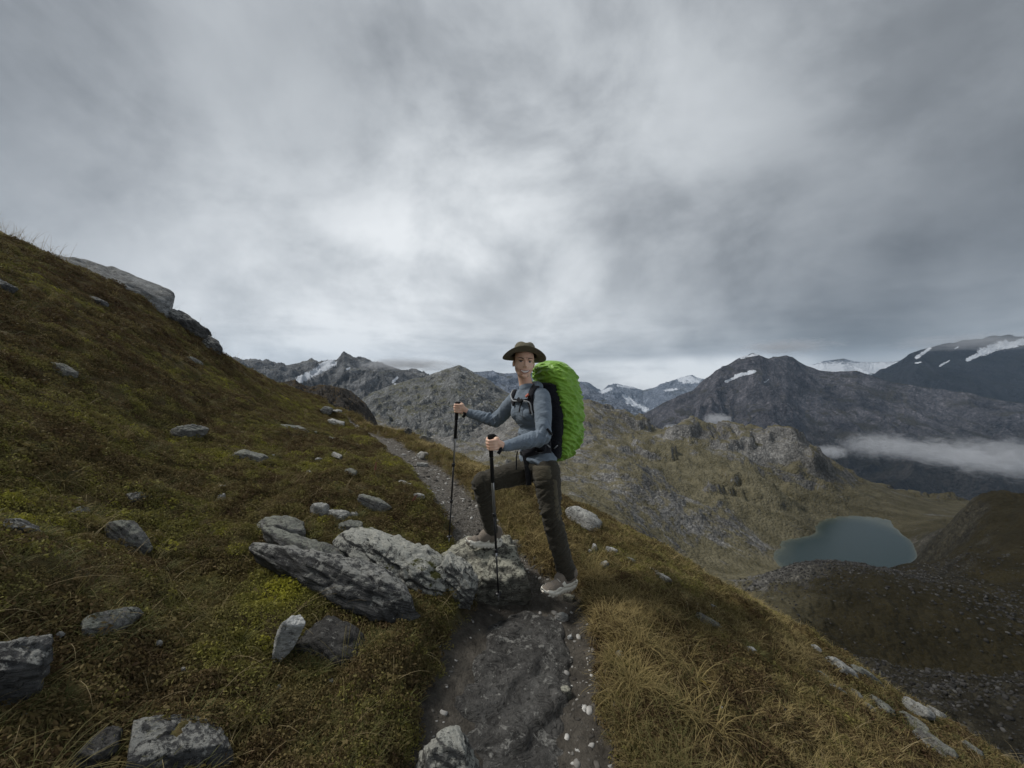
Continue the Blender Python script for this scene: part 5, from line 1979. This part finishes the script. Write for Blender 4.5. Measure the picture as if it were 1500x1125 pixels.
patch('thigh_panel', [(779, 681), (808, 681), (810, 702), (779, 706)], [tt_], c_trpan, person, 0.003)
patch('pocket_flap', [(780, 705), (806, 702), (806, 711), (783, 715)], [tt_], c_trous, person, 0.007, 10, 6)
patch('side_panel', [(809, 702), (816, 700), (822, 765), (814, 757)], [tt_], c_trpan, person, 0.003, 5, 14)
patch('shin_panel', [(821, 765), (829, 770), (832, 785), (826, 778)], [tt_], c_trpan, person, 0.003, 5, 6)
p, n = hit([tt_], 749, 673, 0.006)
if p is not None:
    D, Fs = ico(2)
    link('button', mesh_np('button', D * 0.008 + np.array(p), Fs), c_metal, person)
d_ = (LKn - LAn).normalized()
tube('cuff', [LAn - d_ * 0.040, LAn - d_ * 0.036, LAn + d_ * 0.0, LAn + d_ * 0.02], [0.060, 0.066, 0.067, 0.060], c_trous, person, 28)
d_ = (RKn - RAn).normalized()
tube('cuff', [RAn - d_ * 0.020, RAn - d_ * 0.016, RAn + d_ * 0.012, RAn + d_ * 0.03], [0.046, 0.051, 0.054, 0.050], c_trous, person, 28)
tube('gaiter', [RAn - d_ * 0.075 + Vector((-.01, 0, 0)), RAn - d_ * 0.05, RAn - d_ * 0.018], [0.050, 0.046, 0.044], c_shoe, person, 28)


for A_, dd_ in ((LAn, Vector((-.1, -.15, -1))), (RAn, Vector((-.1, 0, -1)))):
    dd_ = dd_.normalized()
    ft = P(812, 862, 2.64) if A_ is LAn else P(700, 795, 2.87)
    q_ = Blob()
    q_.chain([A_ - dd_ * 0.04, A_ + dd_ * 0.01, A_ * .5 + ft * .5, A_ * .15 + ft * .85], [.044, .044, .044, .030])
    q_.build('sock', c_shoe, person, 0.005, 1)


def shoe(heel, toe, up, width, seed):
    """trail shoe: cream rocker sole with a raised toe, taupe upper, cream overlays and laces"""
    X = (toe - heel)
    L = X.length
    X.normalize()
    Yv = up.cross(X).normalized()
    Z = X.cross(Yv).normalized()
    root_ = None

    def at(x, y, z):
        return heel + X * x * L + Yv * y + Z * z
    # outline half-width along the shoe and heights
    xs = np.linspace(0, 1, 25)
    hwid = width / 2 * np.interp(xs, [0, .04, .12, .3, .5, .7, .85, .95, 1], [.35, .62, .76, .74, .78, 1.0, .92, .62, .25])
    spring = np.interp(xs, [0, .1, .3, .75, 1], [.010, .002, 0, 0, .022])
    sth = np.interp(xs, [0, .2, .6, 1], [.036, .034, .026, .020])
    V = []
    prof_ = [(0.0, 0.0), (0.9, 0.0), (1.0, 0.3), (1.05, 0.7), (0.97, 1.0), (0.0, 1.0), (-0.97, 1.0), (-1.05, 0.7), (-1.0, 0.3), (-0.9, 0.0)]
    for x, hw, sp_, st in zip(xs, hwid, spring, sth):
        for a_, b_ in prof_:
            wav = 0.004 * math.sin(x * 17) * (b_ > .5)
            V.append(at(x, a_ * hw, sp_ + b_ * (st + wav)))
    n_ = len(prof_)
    Fs = grid_faces(len(xs), n_, True).tolist()
    Fs += [tuple(range(n_)), tuple((len(xs) - 1) * n_ + k for k in range(n_))[::-1]]
    # tread lugs
    for i in range(9):
        x0_ = 0.05 + i * 0.1
        for s in (-1, 1):
            k = len(V)
            hw = np.interp(x0_, xs, hwid)
            z0_ = np.interp(x0_, xs, spring)
            for (dx_, dy_, dz_) in [(0, .25, -.006), (.06, .25, -.006), (.06, .95, -.006), (0, .95, -.006), (0, .25, .004), (.06, .25, .004), (.06, .95, .004), (0, .95, .004)]:
                V.append(at(x0_ + dx_, s * dy_ * hw, z0_ + dz_))
            Fs += [(k, k + 1, k + 2, k + 3), (k + 4, k + 7, k + 6, k + 5), (k, k + 4, k + 5, k + 1), (k + 1, k + 5, k + 6, k + 2), (k + 2, k + 6, k + 7, k + 3), (k + 3, k + 7, k + 4, k)]
    Bq = Blob()
    for x0_, z0_, r_ in [(0.10, .055, .034), (0.2, .062, .036), (.32, .062, .038), (.45, .060, .042), (.6, .052, .040), (.75, .042, .036), (.87, .034, .030)]:
        hw = np.interp(x0_, xs, hwid)
        Bq.ell(at(x0_, 0, z0_ - 0.012), (L * 0.12, hw * 0.93, r_), Matrix((X, Yv, Z)).transposed())
    Bq.cap(at(.22, 0, .06), at(.20, 0, .112), .042, .044)
    upper = Bq.build('shoe', c_shoe, person, 0.004, 3)
    sole = link('sole', mesh_py('sole', V, Fs), c_sole, upper)
    sole.matrix_parent_inverse = Matrix.Identity(4); sole.matrix_world = Matrix.Identity(4)
    tr_ = bvh(upper)

    def stripe(nm, pp, w_, mat):
        pts, nn_ = [], []
        for (x, y, z) in [tuple(q) for q in spline([Vector(a_) for a_ in pp], 5)]:
            o = at(x, y * 1.0, z)
            c_ = at(x, 0, 0.03)
            q, n, i, dd = tr_.find_nearest(o)
            pts.append(q + n * 0.002); nn_.append(n)
        b_ = ribbon(nm, pts, nn_, w_, 0.003, mat, upper)
        b_.matrix_parent_inverse = Matrix.Identity(4); b_.matrix_world = Matrix.Identity(4)
    for s in (-1, 1):
        y_ = s * width * 0.42
        stripe('overlay', [(.18, y_, .07), (.30, y_, .05), (.42, y_, .045), (.5, y_ * .6, .07)], 0.026, c_sole)
        stripe('overlay', [(.02, y_ * .7, .045), (.2, y_, .038), (.5, y_, .034), (.75, y_ * 1.1, .030), (.93, y_ * .6, .032)], 0.016, c_sole)
        stripe('overlay', [(.5, y_, .03), (.6, y_, .045), (.68, y_, .035), (.8, y_, .03)], 0.018, c_sole)
        stripe('overlay', [(.02, y_ * .6, .05), (.08, y_, .07), (.16, y_, .05), (.2, y_, .03)], 0.018, c_sole)
    for x0_ in (.36, .43, .50, .57):
        stripe('lace', [(x0_, -width * .3, .09), (x0_ + .01, 0, .12), (x0_, width * .3, .09)], 0.004, c_sole)
    return upper


shoe(P(841, 859, 2.76), P(793, 871, 2.56), Vector((0.12, -0.1, 1)), 0.098, 1)
shoe(P(733, 801, 2.95), P(681, 797, 2.84), Vector((0.05, 0, 1)), 0.096, 2)

# ================================================================== TREKKING POLES
def pole(label, top, tip, joints, mats):
    root_ = empty('trekking_pole', tip)
    tag(root_, label, 'trekking pole', 'pair of trekking poles in the hands of the walker')
    d = (tip - top)
    L = d.length
    d.normalize()
    q = lambda t: top + d * (L * t)
    tube('grip', [q(-.006), q(0), q(.012), q(.035), q(.06), q(.09), q(.12), q(.125)], [.010, .018, .0185, .0155, .0135, .0145, .0135, .010], c_foam, root_, 16)
    if mats[0]:
        tube('foam_sleeve', [q(.126), q(.128), q(mats[0] - .003), q(mats[0])], [.010, .0125, .0125, .009], c_foam, root_, 14)
    for (t0, t1, r_, mt) in joints:
        tube('shaft', [q(t0), q(t1)], r_, mt, root_, 12)
    for t in mats[1]:
        o = tube('clamp', [q(t - .011), q(t - .009), q(t + .009), q(t + .011)], [.009, .0125, .0125, .009], c_pblack, root_, 12)
    tube('basket', [q(.945), q(.948), q(.953), q(.956)], [.008, .021, .022, .009], c_pblack, root_, 18)
    tube('tip', [q(.955), q(.985), q(1.0)], [.0065, .005, .002], c_metal, root_, 10)
    return root_


pole('trekking pole in the outstretched far hand, planted on the gravel', top1, tip1,
     [(.12, .44, .0075, c_metal), (.44, .70, .0070, c_pblack), (.70, .955, .0058, c_pblack)], (.255, (.44, .70)))
pole('trekking pole in the near hand, planted in front of the step', top2, tip2,
     [(.12, .455, .0095, c_metal), (.455, .68, .0080, c_pblack), (.68, .76, .0070, c_metal), (.76, .955, .0058, c_pblack)], (.27, (.46, .68)))
for Hn, Wn, tp in ((RH, RW, top1), (LH, LW, top2)):
    bk = (Wn - Hn).normalized()
    pts = [tp + Vector((0, 0, -0.005)), tp + bk * 0.03 + Vector((0, -.012, 0.004)), Hn + bk * 0.052 + Vector((0, -.018, 0.018)), Hn + bk * 0.062 + Vector((0, -.03, -0.02)), Hn + bk * 0.046 + Vector((0, -.028, -0.05))]
    pts = spline(pts, 6)
    ribbon('wrist_strap', pts, [Vector((0.1, -1, 0.1)).normalized()] * len(pts), 0.022, 0.003, c_black, [o for o in COL.objects if o.name.startswith('trekking_pole') and not o.name.endswith('001')][0] if Hn is RH else bpy.data.objects['trekking_pole.001'])

# ================================================================== BACKPACK
bp = empty('backpack', P(815, 675, 2.95))
tag(bp, 'large backpack under a bright green crinkled rain cover on the walker', 'backpack')
m = Mat('green_ripstop', 0.42, 0.4)
v = m.co()
m.color(m.mix(m.noise(v, 7, 4), (0.13, 0.33, 0.028), (0.28, 0.51, 0.05)))
m.bump(m.math('ADD', m.noise(m.co('Object', (1, 1, 2.5)), 16, 6, 0.6, 1.0), m.math('MULTIPLY', m.noise(v, 60, 4), 0.3)), 0.6, 0.012)
m.b.inputs['Sheen Weight'].default_value = 0.15
green = m.m


def pack_loft(name, secs, mat, parent, nk=220, ns=240, disp=None, ex=2.6, caps=True):
    """secs: (v pixel, u pixel, Y, half along a_dir, half along f_dir)"""
    secs = np.array(secs, float)
    t = np.linspace(0, 1, ns)
    # sections spaced by height
    ys = np.interp(t, np.linspace(0, 1, len(secs)), np.arange(len(secs)))
    def sm(col):
        q = [Vector((c, 0, 0)) for c in secs[:, col]]
        s_ = np.array([p.x for p in spline(q, 20)])
        return np.interp(t, np.linspace(0, 1, len(s_)), s_)
    v_, u_, Y_, ha, hf_ = [sm(i) for i in range(5)]
    V = np.empty((ns, nk, 3))
    th = np.linspace(0, 2 * np.pi, nk, endpoint=False)
    ca, sa = np.cos(th), np.sin(th)
    ca_, sa_ = np.sign(ca) * np.abs(ca) ** (2 / ex), np.sign(sa) * np.abs(sa) ** (2 / ex)
    A, Fd = np.array(a_dir), np.array(f_dir)
    for i in range(ns):
        c = np.array(P(u_[i], v_[i], Y_[i]))
        V[i] = c + np.outer(ca_ * max(ha[i], 1e-3), A) + np.outer(-sa_ * max(hf_[i], 1e-3), Fd)
    if disp is not None:
        n_ = np.outer(ca, A) - np.outer(sa, Fd)
        D_ = disp(V.reshape(-1, 3), np.tile(th, ns), np.repeat(t, nk)).reshape(ns, nk)
        V = V + n_[None] * D_[..., None]
    Fs = grid_faces(ns, nk, True)
    return link(name, mesh_np(name, V.reshape(-1, 3), Fs[:, ::-1]), mat, parent)


def crinkle(co, th, t):
    # folds gathered towards the elastic hem (the side facing the back of the wearer), running across the cover
    hem = np.clip(0.5 + 0.5 * np.sin(-th) , 0, 1)          # 1 at the wearer's side
    ang = th * 1.0
    q = np.stack([co[:, 2] * 14 + 0.5 * np.sin(ang * 2) + co[:, 0] * 3, ang * 0.9, t * 3], -1)
    a_ = 1 - np.abs(perlin(q)) * 2
    b_ = 1 - np.abs(perlin(q * np.array([2.1, 1.6, 1]) + 9)) * 2
    c_ = 1 - np.abs(perlin(np.stack([co[:, 2] * 40, ang * 2.5, t * 5], -1) + 4)) * 2
    mid = np.sin(np.pi * np.clip(t, 0, 1)) ** 0.5
    return mid * (0.016 * a_ + 0.012 * b_ + (0.004 + 0.007 * hem) * c_ - 0.012 + 0.010 * fbm(co * 5, 2))


cover = pack_loft('rain_cover', [
    (528, 804, 2.98, .01, .01), (529.5, 806, 2.98, .07, .055), (535, 808, 2.98, .125, .100), (547, 811, 2.98, .155, .138), (565, 816, 2.97, .168, .146),
    (585, 819.5, 2.96, .172, .142), (605, 821.5, 2.95, .172, .138), (625, 822, 2.95, .170, .136), (642, 821.5, 2.95, .162, .128), (655, 819, 2.95, .148, .112),
    (666, 818, 2.94, .118, .080), (673, 814, 2.94, .07, .05), (675.5, 813, 2.94, .01, .01)], green, bp, disp=crinkle)
pack_loft('pack_body', [
    (560, 796, 2.89, .03, .02), (563, 797, 2.89, .11, .040), (570, 798, 2.90, .134, .054), (590, 801, 2.89, .138, .060), (612, 803, 2.88, .140, .062), (635, 803, 2.88, .140, .064),
    (655, 802, 2.88, .134, .060), (668, 802, 2.88, .12, .050), (672, 802, 2.88, .03, .02)], c_navy, bp, 60, 60,
    disp=lambda co, th, t: 0.006 * fbm(co * 12, 3))
tk = [ts, tt_, bvh(bpy.data.objects['hood'])]
# near shoulder strap over the shoulder and down the chest
pts, nn_ = onto([(806, 569), (799, 565), (790, 564), (783, 569), (779, 577), (778.5, 587), (780, 597), (781, 605)], [ts], 0.008)
sh = ribbon('shoulder_strap', pts, nn_, 0.055, 0.014, c_navy, bp, 0.05)
pts, nn_ = onto([(755, 567), (754, 573), (752.5, 580), (752, 586), (754, 593)], [ts], 0.008)
ribbon('shoulder_strap', pts, nn_, 0.04, 0.012, c_navy, bp, 0.03)
pts, nn_ = onto([(754, 585), (760, 587), (766, 587.5), (773, 586), (780, 584)], [ts], 0.014)
ribbon('sternum_strap', pts, nn_, 0.016, 0.004, c_black, bp)
pts, nn_ = onto([(762, 583), (764, 587), (766, 591), (764, 596), (763, 604)], [ts], 0.016)
ribbon('strap_end', pts, nn_, 0.012, 0.003, c_black, bp)
pts, nn_ = onto([(761, 585.5), (763, 587.5), (766, 588), (768, 586.5)], [ts], 0.019)
ribbon('buckle', pts, nn_, 0.026, 0.012, c_black, bp)
pts, nn_ = onto([(772.5, 583), (775, 581), (778, 579)], [ts], 0.024, 3)
ribbon('whistle_buckle', pts, nn_, 0.018, 0.010, c_pink, bp)
pts, nn_ = onto([(757, 566), (753, 574), (751, 581), (755, 588), (762, 588)], [ts], 0.016)
tube('hose', pts, 0.006, c_hose, bp, 10)
pts, nn_ = onto([(769, 588), (775, 589), (779, 594), (781, 602), (779, 608)], [ts], 0.016)
tube('hose', pts, 0.005, c_hose, bp, 10)
pts, nn_ = onto([(800, 628), (807, 637), (813, 645), (820, 648)], [ts], 0.010)
ribbon('load_strap', pts, nn_, 0.018, 0.004, c_black, bp)
# hip belt with its padded wing and pocket
pts, nn_ = onto([(812, 656), (803, 655), (793, 655), (784, 658), (776, 662), (770, 664)], [ts], 0.010)
ribbon('hip_belt', pts, nn_, 0.105, 0.026, c_navy, bp, 0.05)
pts, nn_ = onto([(770, 664), (765, 664), (760, 663), (757, 661)], [ts], 0.008)
ribbon('belt_webbing', pts, nn_, 0.03, 0.004, c_black, bp)
for (u0, v0, u1, v1) in [(801, 651, 805, 655), (812, 657, 817, 652)]:
    a_, n_ = hit([ts, bvh(bpy.data.objects['hip_belt']), bvh(bpy.data.objects['pack_body'])], u0, v0, 0.006)
    b_, n2_ = hit([ts, bvh(bpy.data.objects['hip_belt']), bvh(bpy.data.objects['pack_body'])], u1, v1, 0.006)
    if a_ is not None and b_ is not None:
        ribbon('reflective_tab', [a_, (a_ + b_) / 2, b_], [n_, n_, n2_], 0.008, 0.003, c_hose, bp)
# the long loose end of the belt hanging down the thigh, and the cord from the top
a_, n_ = hit([ts, tt_], 771, 668, 0.02)
a_ = a_ or P(771, 668, 2.7)
pts = spline([a_, P(772, 682, a_.y - 0.015), P(773.5, 696, a_.y - 0.02), P(775, 711, a_.y - 0.022)], 6)
ribbon('belt_end', pts, [Vector((-0.3, -1, 0)).normalized()] * len(pts), 0.040, 0.004, c_black, bp)
a_, n_ = hit([ts, tt_], 760, 661, 0.01)
a_ = a_ or P(758, 661, 2.75)
pts = spline([a_, P(756.5, 672, a_.y - 0.01), P(756.5, 688, a_.y - 0.015)], 6)
tube('belt_cord', pts, 0.005, c_black, bp, 8)
